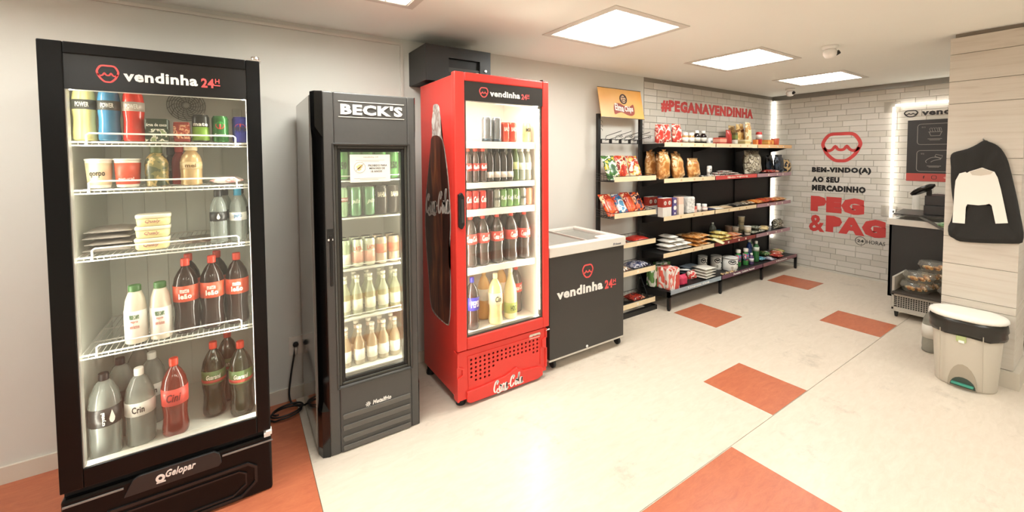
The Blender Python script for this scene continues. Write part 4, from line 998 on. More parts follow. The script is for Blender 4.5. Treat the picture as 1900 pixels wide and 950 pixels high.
for rank in range(2):
    for i, (px, p_, l) in enumerate(row):
        if rank and i in (1, 3, 6, 9): continue
        item3(px-(6*rank), 1, p_, 'soda_bottle', '%s, %s from left, %s rank, red fridge' % (l, ('first', 'second', 'third', 'fourth', 'fifth', 'sixth', 'seventh', 'eighth', 'ninth', 'tenth')[i], ('front', 'back')[rank]), 'bottle', 2.492+.08*rank, 'small bottles on the second shelf of the red fridge')
rc = can('cokecan', .0272, .122, mat('d2382e', .25, .2), words='Cola', wz=(.35, .7), arc=.7, shear=.3)
dk = can('dkcan', .0272, .122, mat('3c1c16', .25, .2)); gc = can('gcan3', .0272, .122, mat('7fa868', .25, .3), words='Kuat', wz=(.4, .65)); wc = can('wcan', .0272, .122, mat('a9a99c', .25, .3), words='soda', wm=INK, wz=(.4, .6)); pc = can('pcan3', .0272, .122, mat('e0a284', .3, .2))
row = [(868, rc, 'red cola can'), (881, rc, 'red cola can'), (895, rc, 'red cola can'), (908, dk, 'dark brown can'), (921, wc, 'grey can'), (933, gc, 'green can'), (945, gc, 'green can'), (957, gc, 'green can'), (969, wc, 'grey can'), (981, pc, 'peach coloured can')]
for rank in range(2):
    for i, (px, p_, l) in enumerate(row):
        if rank and i % 2: continue
        item3(px-5*rank, 2, p_, 'soda_can', '%s, %s from left, %s rank, red fridge third shelf' % (l, ('first', 'second', 'third', 'fourth', 'fifth', 'sixth', 'seventh', 'eighth', 'ninth', 'tenth')[i], ('front', 'back')[rank]), 'can', 2.492+.075*rank, 'cans on the third shelf of the red fridge')
ck2 = bottle('coke2l', PET, .0465, .335, mat('4c443e', .1, coat=.4), CAPR, mat('d84a3e', .4), (.46, .66), 'Coca', LET_W, capr=.016, arc=.85, wz=(.50, .62))
for i, (px, y) in enumerate(((873, 2.51), (896, 2.51), (922, 2.51), (948, 2.51), (972, 2.51), (884, 2.625), (911, 2.625), (936, 2.625), (960, 2.625))):
    item3(px, 3, ck2, 'cola_bottle', 'large red-labelled cola bottle, %s in the %s rank, red fridge' % ((ORD+ORD)[i if i < 5 else i-5] if i != 8 else 'rightmost', 'front' if i < 5 else 'back'), 'bottle', y, 'large cola bottles on the fourth shelf of the red fridge', rz=(.3 if i % 2 else -.15))
item3(876, 4, bottle('blu2', PET, .048, .335, mat('3d332e', .12, coat=.4), mat('3b3fb0', .4), mat('3d41b8', .4), (.40, .66), 'PEPSI', LET_W, capr=.016, arc=.6), 'cola_bottle', 'large dark cola bottle with a blue label on the red fridge floor', 'bottle', 2.52)
item3(898, 4, bottle('or2', PET, .046, .335, mat('dcae62', .15, coat=.3), mat('e0b060', .4), mat('efe6d0', .4), (.42, .66), None, capr=.016), 'soda_bottle', 'large amber soda bottle behind the blue-labelled cola', 'bottle', 2.63)
item3(919, 4, bottle('cini2', PET, .050, .335, mat('e8d49a', .15, coat=.3), mat('ece0b8', .4), mat('efe3b8', .4), (.42, .66), 'Cini', INK, capr=.016, arc=.5, shear=.3), 'soda_bottle', 'large pale yellow soda bottle, most forward on the red fridge floor', 'bottle', 2.51)
item3(930, 4, bottle('or2', None, 0, 0, None, None), 'soda_bottle', 'large amber soda bottle between the two pale yellow bottles', 'bottle', 2.70)
item3(947, 4, bottle('lime2', LONGNECK[:3]+[(.95, .56), (.80, .68), (.52, .80), (.36, .90), (.32, .955)], .048, .345, mat('ece2b0', .15, coat=.3), mat('efe8c8', .4), mat('a5b04c', .4), (.12, .34), 'H2O', mat('3b5a28', .5), capr=.016, arc=.5), 'soda_bottle', 'large pale lemon bottle with a lime green label, red fridge floor', 'bottle', 2.54)
item3(957, 4, bottle('coke2l', None, 0, 0, None, None), 'cola_bottle', 'large cola bottle with red label at the right of the red fridge floor', 'bottle', 2.62)

# ------------------------------------------------------------ black recorder box on the wall
t = thing('recorder_box', 'black metal box on the wall above the red soda fridge', 'box', (0, 0, 0))
b = NB(); frame_boxes(b, 1.080, 1.590, 2.130, 2.378, 1.25, 1.50, 2.20, 2.30, 2.770, 2.80); box(b, 1.080, 1.590, 2.80, YW, 2.130, 2.378); part('case', b, mat('222120', .45, bump=.15, bscale=300), t)
boxpart('slot', (1.25, 1.50, 2.794, 2.798, 2.20, 2.30), mat('050505', .5), t); boxpart('flap', (1.25, 1.50, 2.778, 2.79, 2.20, 2.235), mat('3b3936', .5), t)
b = NB(); lathe(b, [(.012, 0), (.012, .006), (.008, .008)], 14); b.transform(Matrix.Translation((1.545, 2.770, 2.235)) @ Matrix.Rotation(PI/2, 4, 'X')); part('lock', b, CHROME, t, 'silver lock')
b = NB(); tube(b, [(1.46, 2.772, 2.213), (1.475, 2.765, 2.21), (1.49, 2.772, 2.213)], .006, 8); part('catch', b, CHROME, t)

# ------------------------------------------------------------ chest freezer
fz = thing('chest_freezer', 'charcoal chest freezer with white lid, half hidden by the red soda fridge', 'freezer', (0, 0, 0))
G0, G1, H0, H1 = 1.862, 2.650, 2.404, 3.03
b = NB(); box(b, G0, G1, H0, H1, .085, .855); part('body', b, mat('3d3a36', .5, noise=.05, nscale=120), fz, bevel=.003)
b = NB(); box(b, G0, G1, H0+.004, H1, .07, .086); part('bottom_trim', b, mat('dcd6ca', .4), fz)
b = NB()
for q in ((G0-.008, G1+.012, H0-.012, H0+.055), (G0-.008, G1+.012, H1-.04, H1+.005), (G0-.008, G0+.05, H0+.055, H1-.04), (G1-.05, G1+.012, H0+.055, H1-.04)): box(b, q[0], q[1], q[2], q[3], .855, .93)
part('rim', b, mat('e4dfd4', .35), fz, bevel=.006)
boxpart('tub', (G0+.045, G1-.045, H0+.05, H1-.035, .50, .52), WHITE, fz)
for i, (a, c, z) in enumerate(((G0+.05, 2.30, .916), (2.22, G1-.05, .906))):
    boxpart('glass_lid', (a, c, H0+.055, H1-.04, z, z+.004), glass('dfe3df', .55, 'cfccc2'), fz)
b = NB(); box(b, 2.285, 2.302, H0+.055, H1-.04, .918, .928); box(b, G0+.05, 2.30, H0+.052, H0+.068, .918, .928); box(b, 2.30, G1-.05, H0+.052, H0+.072, .908, .926); part('lid_frame', b, mat('bdb8ac', .35), fz)
b = NB(); box(b, 2.40, 2.56, 2.44, 2.50, .925, .945); part('lid_handle', b, mat('e9e4da', .35), fz, 'rounded white lid handle', bevel=.009, seg=3)
text('lettering', 'Fricon', front(2.51, 2.60, .870, .888, H0-.0125), mat('6a6a72', .5), fz, .02, .2)
b = NB(); lips(b, front(2.182, 2.300, .645, .752, H0-.0005), .118, .107); part('emblem', b, LOGO_RED, fz, 'pink outlined lips emblem')
text('lettering', 'vendinha', front(1.930, 2.404, .528, .602, H0-.0005), LET_W, fz, .04, label='white word vendinha')
text('lettering', '24', front(2.428, 2.515, .520, .592, H0-.0005), LOGO_RED, fz, .04, label='pink number 24'); text('lettering', 'H', front(2.522, 2.554, .556, .586, H0-.0005), LOGO_RED, fz, .03); boxpart('underline', (2.50, 2.556, H0-.002, H0, .536, .543), LOGO_RED, fz)
b = NB(); lathe(b, [(.011, 0), (.011, .004), (.004, .005)], 14); b.transform(Matrix.Translation((2.234, H0, .10)) @ Matrix.Rotation(PI/2, 4, 'X')); part('drain_cap', b, WHITE, fz)
for x, y in ((G1-.04, 2.45), (G1-.04, 2.98), (G0+.05, 2.45), (G0+.05, 2.98)):
    b = NB(); lathe(b, [(.026, -.012), (.033, -.009), (.033, .009), (.026, .012)], 16); b.transform(Matrix.Translation((x+.012, y, .033)) @ Matrix.Rotation(PI/2, 4, 'Y')); box(b, x-.016, x+.026, y-.02, y+.02, .052, .072); part('caster', b, mat('1d1c1b', .5), fz)

# ------------------------------------------------------------ sockets and leads on the left wall
t = thing('wall_socket', 'white socket plate low on the left wall beside the beer cooler', 'socket', (.308, YW, .358))
boxpart('plate', (-.066, .066, -.010, 0, -.058, .062), mat('e4dfd4', .4), t)
boxpart('socket', (-.046, -.010, -.013, -.010, -.01, .03), mat('cfcac0', .4), t)
def lead(name, pts, r, label):
    P = [Vector(p) for p in pts]; o = []
    for i in range(len(P)-1):
        p0, p1, p2, p3 = P[max(0, i-1)], P[i], P[i+1], P[min(len(P)-1, i+2)]
        for j in range(8):
            s = j/8; o.append(.5*((2*p1)+(-p0+p2)*s+(2*p0-5*p1+4*p2-p3)*s*s+(-p0+3*p1-3*p2+p3)*s**3))
    o.append(P[-1]); b = NB(); tube(b, o, r, 8)
    t = thing(name, label, 'cable', tuple(pts[0])); b.transform(Matrix.Translation(-Vector(pts[0]))); part('lead', b, mat('171615', .5), t)
    b = NB(); lathe(b, [(.016, -.014), (.017, .0), (.010, .014)], 12); b.transform(Matrix.Rotation(PI/2, 4, 'X')); part('plug', b, mat('121212', .5), t)
    b = NB(); lathe(b, [(.007, 0), (.008, -.05)], 10, (.0, -.004, -.012)); part('strain_relief', b, mat('e2dcd0', .5), t, 'white sleeve below the plug'); return t
lead('power_lead', [(.280, YW-.028, .370), (.272, YW-.03, .32), (.245, YW-.05, .18), (.232, YW-.07, .06), (.26, YW-.10, .012), (.36, YW-.16, .012), (.45, YW-.14, .012)], .0055, 'black power lead hanging from the wall socket beside the beer cooler')
b = NB(); P = []
for k in range(70):
    a = k*.24; P.append((.195+.085*math.cos(a)+.0003*k, 2.92+.055*math.sin(a*1.02), .008+.0006*k))
P = [(.06, 2.98, .03), (.09, 2.93, .012), (.14, 2.885, .008)]+P[18:]
tube(b, P, .0055, 8); tag(part('coiled_lead', b, mat('151414', .5), None), 'loose coils of black cable on the floor under the wall socket', 'cable')
#NEXT
# ------------------------------------------------------------ chip rack
PLY = mat('f0dab4', .5, noise=.08, nscale=12); MBL = mat('151413', .45)
rk = thing('chip_rack', 'black wire chip rack with a yellow sign between the freezer and the long shelving', 'rack', (0, 0, 0))
RX0, RX1, RYB, RYF = 2.965, 3.588, 3.03, 2.80
for x in (RX0, RX1):
    b = NB(); box(b, x-.018, x+.018, RYB-.015, RYB+.015, .045, 2.02); part('upright', b, MBL, rk)
b = NB(); box(b, RX0-.018, RX1+.018, RYB-.02, RYB+.02, .0, .045); box(b, RX0-.018, RX0+.018, RYF-.01, RYB, 0, .045); box(b, RX1-.055, RX1-.015, RYF-.01, RYB, 0, .045); box(b, RX0, RX1-.015, RYF-.02, RYF+.02, 0, .045); part('base', b, MBL, rk)
b = NB(); tube(b, [(RX1, RYB, .33), (RX1-.06, RYF+.03, .045)], .005, 5); part('brace', b, MBL, rk)
RZ = [1.352, 1.00, .70, .415, .085]     # basket floors
def basket(z):
    b = NB(); x0, x1, y0, y1 = 2.925, 3.555, 2.80, 3.02; h = .075
    for zz in (z, z+h): tube(b, [(x0, y0, z if zz == z else z+.05), (x1, y0, z if zz == z else z+.05), (x1, y1, zz), (x0, y1, zz)], .003, 5, closed=True)
    for k in range(13): x = x0+(x1-x0)*k/12; tube(b, [(x, y0, z+.045), (x, y0, z), (x, y1, z), (x, y1, z+h)], .0016, 4)
    for k in range(1, 6): y = y0+(y1-y0)*k/6; tube(b, [(x0, y, z+.055), (x0, y, z), (x1, y, z), (x1, y, z+.055)], .0016, 4)
    for s in (.33, .66): tube(b, [(x0, y0, z+.05*s), (x0, y1, z+h*s)], .0016, 4)
    return b
for z in RZ:
    bk = part('basket', basket(z), mat('22201e', .4), rk)
    b = NB(); box(b, 2.950, 3.557, 2.792, 2.797, z-.002, z+.046); part('price_rail', b, PLY, bk, 'pale wood-coloured price rail')
    boxpart('price_tag', (3.27, 3.30, 2.7905, 2.792, z+.012, z+.034), mat('f2ead8', .5), bk)
b = NB()
box(b, RX0, RX1, RYB-.004, RYB+.004, 1.765, 1.772); box(b, RX0, RX1, RYB-.004, RYB+.004, 1.725, 1.732)
for k in range(5): x = RX0+.03+k*(RX1-RX0-.06)/4; box(b, x-.016, x+.016, RYB-.006, RYB+.006, 1.725, 1.772)
part('hook_bar', b, MBL, rk)
for k in range(4):
    x = RX0+.09+k*.14; b = NB()
    tube(b, [(x, RYB-.006, 1.765), (x, RYB-.02, 1.80), (x, RYB-.20, 1.835), (x+.01, RYB-.215, 1.842)], .003, 5)
    tube(b, [(x, RYB-.006, 1.755), (x, RYB-.20, 1.79), (x, RYB-.225, 1.80), (x, RYB-.235, 1.79), (x, RYB-.225, 1.78), (x, RYB-.20, 1.785)], .003, 5)
    part('hook', b, mat('2b2927', .35, .6), rk)
for x in (RX0+.026, RX1+.008):
    b = NB()
    for z in (1.86, 1.90, 1.94): tube(b, [(x, RYB-.01, z+.015), (x+.012, RYB-.02, z), (x, RYB-.03, z-.012)], .002, 4)
    part('side_hook', b, mat('2b2927', .4), rk)
# sign, leaning back
SGN = ramp_mat(['eaa24a', 'f0b766', 'eeb05a'], 1.6, .35, (1, 1, 1), False, 0, 0)
b = NB(); y_ = lambda z: 2.985+(z-1.985)*.19
sx0, sx1, sz0, sz1 = 2.958, 3.595, 1.985, 2.290
def sg(u, v, w_, o=0): z = sz0+(sz1-sz0)*v; return (sx0+(sx1-sx0)*u-.022*v*0, y_(z)-.004*w_-o, z)
prism(b, [(0, 0), (1, 0), (1, 1), (0, 1)], lambda a, c, w_: sg(a, c, w_)); sgn = part('sign', b, SGN, rk, 'orange-yellow brand sign on top of the rack')
b = NB()
for v0, v1 in ((-.006, .012), (.988, 1.006)): prism(b, [(0, v0), (1, v0), (1, v1), (0, v1)], lambda a, c, w_: sg(a, c, w_*1.6))
part('edge', b, mat('2d2118', .4), sgn)
def sgl(o): return lambda u, v, w_: sg(u, v, w_, .0045+o)
b = NB(); pts = [(.30, .20), (.31, .42), (.36, .50), (.45, .50), (.56, .42), (.68, .42), (.76, .50), (.78, .36), (.77, .18), (.70, .10), (.60, .12), (.48, .20), (.38, .16), (.32, .12)]
prism(b, [(p.x, p.y) for p in crom(pts, 3, True)], lambda a, c, w_: sg(a, c, w_*.4, .0045)); part('logo_banner', b, mat('9c3f2c', .5), sgn)
text('lettering', 'Elma', lambda u, v, w_: sg(.325+.20*u, .26+.24*v-.05*u, w_*.3, .0065), LET_W, sgn, .03); text('lettering', 'Chips', lambda u, v, w_: sg(.545+.20*u, .17+.26*v+.02*u, w_*.3, .0065), LET_W, sgn, .03)
b = NB(); W_, H_ = .637, .305
stroke(b, [((.545+.072*math.cos(a*PI/7)), .66+.15*math.sin(a*PI/7)) for a in range(14)], .014, sgl(0), W_, H_, closed=True, smooth=2)
part('ring', b, mat('3a1d18', .5), sgn)
b = NB(); prism(b, [((.545+.062*math.cos(a*PI/8)), .66+.125*math.sin(a*PI/8)) for a in range(16)], lambda a, c, w_: sg(a, c, w_*.2, .0045)); part('face', b, mat('efc9a0', .5), sgn)
b = NB()
for q in ([(.50, .70), (.52, .73), (.545, .70), (.57, .74), (.59, .71)], [(.50, .62), (.53, .58), (.57, .59), (.595, .64)], [(.51, .66), (.545, .64), (.585, .67)]): stroke(b, q, .006, sgl(.002), W_, H_)
part('face_lines', b, mat('3a1d18', .5), sgn)
# chips
G_GREEN = ramp_mat(['2f5a2e', '4a7a3a', 'e6e2d0', '3c6a34', 'd8c04a'], 11, .25, bump=.5); G_RED = ramp_mat(['b5301f', 'cf4a2c', 'e8c9a0', '8c2015'], 12, .25, bump=.5)
G_YEL = ramp_mat(['e9dfbe', 'd9b45c', 'b53a26', 'f0e8d2'], 13, .25, bump=.5); G_ORG = ramp_mat(['cf4a22', 'e0662e', 'b5321c', 'ecc79a'], 10, .25, bump=.5)
G_BLUE = ramp_mat(['3f86ad', 'e8e4da', '2f6f9c', 'd04a2c'], 11, .25, bump=.5); G_DKB = ramp_mat(['3a3f5c', '6d7088', 'b5b2b8', '2a2c40'], 14, .25, bump=.6)
def chip(name_, lb, x, z, W, H, D, m_, seed, lean=-.5, y=2.90, rz=0):
    bag_item(name_, lb, 'bag', (x, y, z+.012), W, H, D, m_, seed, (lean, 0, rz), 'snack bags in the wire rack')
chip('chip_bag', 'green and white chip bag at the left of the rack top basket', 3.03, RZ[0], .175, .26, .07, G_GREEN, 1, -.42, 2.87, .0)
chip('chip_bag', 'dark red chip bag in the middle of the rack top basket', 3.20, RZ[0], .155, .25, .06, G_RED, 2, -.30, 2.90)
chip('chip_bag', 'cream and yellow chip bag at the right of the rack top basket', 3.365, RZ[0], .165, .25, .07, G_YEL, 3, -.35, 2.88, 0)
chip('chip_bag', 'red-orange chip bag drooping over the left of the second basket', 3.02, RZ[1], .165, .25, .07, G_ORG, 4, -.62, 2.865, .0)
chip('chip_bag', 'blue and white chip bag in the second basket of the rack', 3.17, RZ[1], .13, .24, .06, G_BLUE, 5, -.60, 2.865, 0)
chip('chip_bag', 'orange chip bag right of the blue one in the second basket', 3.305, RZ[1], .135, .25, .07, G_ORG, 6, -.58, 2.865)
chip('chip_bag', 'dark brown and orange chip bag at the right of the second basket', 3.44, RZ[1], .13, .24, .06, ramp_mat(['4a2c3c', 'cf5a2c', '2c1e30', 'e4a070'], 12, .25, bump=.5), 7, -.55, 2.87, 0)
lying('chip_bag', 'red and orange chip bag lying at the left of the third basket', 'bag', 3.08, 2.91, RZ[2]+.01, .19, .17, .06, G_RED, 8, 0, 'snack bags in the wire rack')
lying('chip_bag', 'plain red chip bag lying at the right of the third basket', 'bag', 3.40, 2.91, RZ[2]+.01, .22, .17, .06, mat('b23024', .25, bump=.6, bscale=30, noise=.2), 9, 0, 'snack bags in the wire rack')
lying('chip_bag', 'crumpled dark blue and silver bag lying in the fourth basket', 'bag', 3.40, 2.91, RZ[3]+.01, .24, .17, .08, G_DKB, 10, 0, 'snack bags in the wire rack')
lying('chip_bag', 'white and tan bag lying at the left of the fourth basket', 'bag', 3.13, 2.91, RZ[3]+.01, .20, .17, .07, ramp_mat(['e6ddcd', 'c9a27c', 'efe9dd', '7c5a44'], 14, .3), 11, 0, 'snack bags in the wire rack')
lying('chip_bag', 'small dark red bag lying in the lowest basket of the rack', 'bag', 3.37, 2.91, RZ[4]+.01, .17, .15, .07, ramp_mat(['7c2018', 'a83424', '5a1612', 'd08a6c'], 14, .25), 12, 0, 'snack bags in the wire rack')

# ------------------------------------------------------------ long shelving
MB = mat('1a1918', .5, bump=.1, bscale=300)
gd = thing('gondola_shelving', 'long black three-bay shelving along the brick wall, filled with groceries', 'shelving', (0, 0, 0))
BX = [3.625, 4.568, 5.514, 6.462]; YF5, YF, YBK = 2.66, 2.752, 3.05
for i in range(3):
    for z0, z1 in ((.10, .50), (.503, .90), (.903, 1.30), (1.303, 1.70)): boxpart('back_panel', (BX[i]+.012, BX[i+1]-.012, YBK, YBK+.01, z0, z1), MB, gd)
for x in BX:
    b = NB(); box(b, x-.014, x+.014, YBK-.012, YBK+.03, .0, 1.72); part('upright', b, mat('100f0f', .5), gd)
    b = NB(); prism(b, [(YBK, .09), (YBK, .165), (YF5, .205), (YF5, .14)], lambda a, c, w_: (x-.014+.028*w_, a, c)); part('base_bracket', b, MB, gd)
    b = NB(); lathe(b, [(.016, 0), (.016, .012), (.012, .014)], 10, (x, YF5+.015, 0)); box(b, x-.014, x+.014, YF5, YF5+.03, .012, .20); part('leg', b, MB, gd)
MAUVE = mat('b08c92', .4); PURP = mat('6b4458', .4); BLG = mat('a3b0b8', .4); DRED = mat('8c3a34', .4); RRED = mat('d04a44', .4); PLY_LIT = mat('e5b784', .5)  # last one: the cream wood rail with orange light put into its colour
GZ = [1.740, 1.362, .966, .577, .212]
rails = [[PLY, PLY, PLY_LIT], [PLY, RRED, MAUVE], [PLY, PLY, MAUVE], [PLY, DRED, MAUVE], [BLG, PURP, mat('8a5f66', .4)]]
rlab = {id(PLY): None}
for k, z in enumerate(GZ):
    yf = YF5 if k == 4 else YF
    for i in range(3):
        b = NB(); box(b, BX[i]+.004, BX[i+1]-.004, yf+.006, YBK-.002, z-.036, z-.012); box(b, BX[i]+.004, BX[i+1]-.004, yf+.002, yf+.008, z-.046, z-.012)
        sh = part('shelf', b, MB, gd)
        m_ = rails[k][i]; lb = {id(PLY_LIT): 'wood coloured price rail with orange light painted in', id(RRED): 'red price rail', id(MAUVE): 'mauve price rail', id(DRED): 'dark red price rail', id(BLG): 'grey-blue price rail', id(PURP): 'purple price rail'}.get(id(m_), 'wood coloured price rail')
        boxpart('price_rail', (BX[i]+.008, BX[i+1]-.012, yf-.003, yf+.001, z-.046, z-.001), m_, sh, lb)
        for q in ((.30, .55, .72) if k < 4 else ()):
            xx = BX[i]+.94*q; boxpart('price_tag', (xx, xx+.026, yf-.0045, yf-.003, z-.036, z-.014), mat('d9b88c' if m_ is PLY else 'e6dccb', .5), sh)
        if k < 4:
            for x in (BX[i]+.006, BX[i+1]-.006):
                b = NB(); prism(b, [(YBK-.002, z-.036), (YBK-.002, z-.10), (YBK-.10, z-.085), (yf+.05, z-.04), (yf+.05, z-.036)], lambda a, c, w_: (x-.002+.004*w_, a, c)); part('bracket', b, MB, sh)
        if (k, i) == (1, 1):
            xa, xb = BX[i]+.25, BX[i+1]-.28; xm = xa+(xb-xa)*0.45
            text('lettering', 'Biscoitos', front(xa, xm-.012, z-.034, z-.012, yf-.0035), mat('f0d8c8', .5), sh, .03); text('lettering', 'Salgadinhos', front(xm+.012, xb, z-.034, z-.012, yf-.0035), mat('f0d8c8', .5), sh, .03)
        if (k, i) == (4, 1):
            xa, xb = BX[i]+.25, BX[i+1]-.22; xm = xa+(xb-xa)*0.35
            text('lettering', 'Farmácia', front(xa, xm-.012, z-.034, z-.012, yf-.0035), LET_W, sh, .03); text('lettering', 'Cuidado Pessoal', front(xm+.012, xb, z-.034, z-.012, yf-.0035), LET_W, sh, .03)
        if (k, i) == (4, 0):
            xa, xb = BX[i]+.30, BX[i+1]-.25; xm = xa+(xb-xa)*0.64
            text('lettering', 'Limpeza', front(xa, xm-.012, z-.034, z-.012, yf-.0035), LET_W, sh, .03); text('lettering', 'Casa', front(xm+.012, xb, z-.034, z-.012, yf-.0035), LET_W, sh, .03)
        if (k, i) == (4, 2): text('lettering', 'Higiene', front(BX[i]+.35, BX[i+1]-.30, z-.036, z-.012, yf-.0035), LET_W, sh, .03)
S = [z-.011 for z in GZ]
ROWY = [240, 310, 390, 440, 500]
def gx(pxr, k, y, w_): return max(3.637+w_/2, at(pxr, ROWY[k], y=y).x-w_/2)
def gh(px, py, k, y): return max(.02, at(px, py, y=y).z-S[k])
def gp(k, pxr, y, w_, parts_, name, label, cat, group=None, rz=0, rot=None):
    """stand a thing on shelf k with its right edge on the sight line pxr, centre depth y"""
    return build(name, label, cat, (gx(pxr, k, y, w_), y, S[k]), parts_, group, rotz=rz, rot=rot)
def gbag(k, pxr, pyt, y, w_, D, m_, seed, name, label, cat='bag', group=None, lean=-.06, rz=0, tight=1):
    H = gh(pxr-6, pyt, k, y)
    return bag_item(name, label, cat, (gx(pxr, k, y, w_), y, S[k]), w_, H, D, m_, seed, (lean, 0, rz), group)
# shelf 1 (top)
RP = ramp_mat(['c23a2e', 'd9564a', 'efd9c6', 'b02c22', 'e8a890'], 12, .3)
for i, (px, w_) in enumerate(((1224, .11), (1243, .115), (1264, .15))):
    gbag(0, px, 230, 2.86, w_, .08, RP, 20+i, 'food_pouch', 'red and cream stand-up pouch, %s of three at the top shelf end' % ('first', 'second', 'third')[i], 'pouch', 'red pouches on the top shelf')
jar = lambda key, c1, c2, lc, r, h: bottle(key, [(.9, 0), (1, .03), (1, .74), (.82, .82), (.80, .84)], r, h, mat(c1, .25), lc, mat(c2, .4), (.15, .62), capr=r*.84, caph=.028)
for i, px in enumerate((1275, 1286)): gp(0, px, 2.82, .07, jar('sauce', 'b98a52', 'f0e6d6', CAPW, .034, .115), 'sauce_jar', 'white-capped sauce jar with pale label, %s beside the red pouches' % ('left one', 'right one')[i], 'jar', 'sauce jars on the top shelf')
for i, px in enumerate((1297, 1309)): gp(0, px, 2.82, .08, bottle('soy', [(.9, 0), (1, .03), (1, .55), (.9, .66), (.5, .78), (.42, .82)], .036, .155, cola, CAPW, mat('d9d2c4', .4), (.18, .48), capr=.022, caph=.026), 'soy_sauce_bottle', 'dark sauce bottle with white cap, %s of two on the top shelf' % ('left', 'right')[i], 'bottle', 'soy sauce bottles')
gp(0, 1320, 2.81, .07, tub('cup1', .026, .034, .075, WHITE, mat('e9e6df', .4), words='oo', wz=(.3, .6)), 'noodle_cup', 'small white cup with dark spots beside the dark sauce bottles', 'cup')
gp(0, 1342, 2.82, .14, carton_parts('redbox', .14, .09, .082, mat('d25444', .4), [(.35, .8, mat('e8a48c', .4))]), 'food_box', 'low coral red box in the middle of the top shelf', 'box')
gp(0, 1345, 2.93, .10, carton_parts('dkbox', .09, .06, .115, mat('4a3a30', .4)), 'food_box', 'dark box standing behind the coral red box', 'box')
gbag(0, 1357, 241, 2.83, .10, .06, mat('b8322a', .3, noise=.3, nscale=30, bump=.4, bscale=30), 25, 'food_pouch', 'crimson pouch right of the coral red box', 'pouch')
gbag(0, 1366, 233, 2.985, .16, .06, ramp_mat(['b9985c', 'd6b87c', '8c6a3a'], 10, .3), 26, 'snack_bag', 'wide tan snack bag standing at the back of the top shelf')
gp(0, 1366, 2.81, .065, carton_parts('grnb', .055, .05, .15, mat('5f5a38', .35), [(.1, .4, mat('e6e0d0', .4)), (.5, .8, mat('7d8c4c', .4))]), 'snack_box', 'narrow olive green pack in front of the tan snack bag', 'box')
gbag(0, 1374, 230, 2.90, .08, .05, ramp_mat(['c79a50', 'dcbc7c', '7d5220'], 12, .3), 27, 'snack_bag', 'gold snack bag, left of two behind the cream tub box')
gbag(0, 1381, 229, 2.90, .08, .05, ramp_mat(['b5803c', 'd6b070', '6a3a1a'], 12, .3), 28, 'snack_bag', 'brown-gold snack bag, right of two behind the cream tub box')
gp(0, 1386, 2.81, .12, carton_parts('crmb', .12, .09, .066, mat('ecd9a8', .4), [(.3, .7, mat('d9bf7c', .4))]), 'food_box', 'low cream box in front of the gold snack bags', 'box')
gbag(0, 1394, 227, 2.83, .12, .06, ramp_mat(['ecd8a4', 'f0e2bc', 'c99a5c', 'f0e4c4'], 9, .3), 29, 'snack_bag', 'tallest cream coloured snack bag on the top shelf')
gp(0, 1411, 2.81, .075, can('pring', .037, .175, mat('c22c2a', .35), band=mat('e0d6cc', .4), bz=(.45, .80), lid=mat('d9564a', .4)), 'chip_tube', 'red tall chip tube right of the cream snack bag', 'can')
gp(0, 1404, 2.775, .05, carton_parts('orp1', .05, .05, .07, mat('e0803c', .4)), 'food_box', 'small orange pack in front of the red chip tube', 'box')
gp(0, 1429, 2.83, .15, carton_parts('orp2', .15, .10, .075, mat('e2913f', .4), [(.3, .7, mat('ecb05c', .4))], discs=((.5, .02, mat('d05a2c', .4)),)), 'food_box', 'bright orange long box near the right end of the top shelf', 'box')
gp(0, 1442, 2.84, .10, tub('rpot', .045, .05, .10, mat('cf5a3a', .3), mat('d9724c', .4)), 'food_tub', 'round orange-red tub at the right end of the top shelf', 'tub')
lying('food_packet', 'thin dark packet lying at the far right of the top shelf', 'packet', 6.31, 2.84, S[0], .14, .12, .02, mat('5a3826', .3), 30)
# shelf 2
BR = ramp_mat(['b8763a', 'd69a58', 'e8bd84', 'c78a48', 'f0d8ae'], 9, .28, bump=.6, key='br')
for i, (px, pyt, y, w_, lean, rz, lb) in enumerate(((1204, 281, 2.985, .13, 0, 0, 'first bread bag from the left end of the second shelf'), (1226, 281, 2.82, .15, 0, .05, 'second bread bag, with a pale front, at the shelf end'), (1229, 286, 2.975, .11, 0, 0, 'bread bag squeezed behind the second and the leaning one'), (1270, 284, 2.83, .20, -.15, .15, 'big bread bag leaning over to the right'), (1266, 286, 2.94, .15, -.1, .2, 'bread bag standing behind the leaning one'), (1297, 293, 2.84, .19, -.12, 0, 'golden bag of toasts at the right of the bread'))):
    gbag(1, px, pyt, y, w_, .11, BR, 40+i, 'bread_bag', lb, 'bread', 'bread on the second shelf', lean, rz)
    if i < 5:
        x = gx(px, 1, y, w_); H = gh(px-6, pyt, 1, y); b = NB(); lathe(b, [(.030, -.012), (.012, .004), (.010, .012), (.024, .026), (.026, .030)], 10, sx=1.3, sy=.6)
        put('tied_neck', mesh_of(b, BR), bpy.data.objects[[o.name for o in C.objects][-1]], (0, 0, H-.01))
gp(1, 1319, 2.79, .06, can('wtube', .028, .130, mat('eae6de', .4), band=mat('eae6de', .4), words='SAL', wm=INK, wz=(.2, .75), arc=.8), 'salt_tube', 'white tube with black lettering alone on the second shelf', 'tube')
lying('food_packet', 'flat dark packet left of the white tube on the second shelf', 'packet', 4.42, 2.84, S[1], .08, .12, .02, ramp_mat(['2a2826', 'c9c4ba', '1c1b1a'], 20, .3), 41)
STR = ramp_mat(['efe6da', 'a8342a', 'f0e9df', '3a2420', 'eee4d6'], 16, .3)
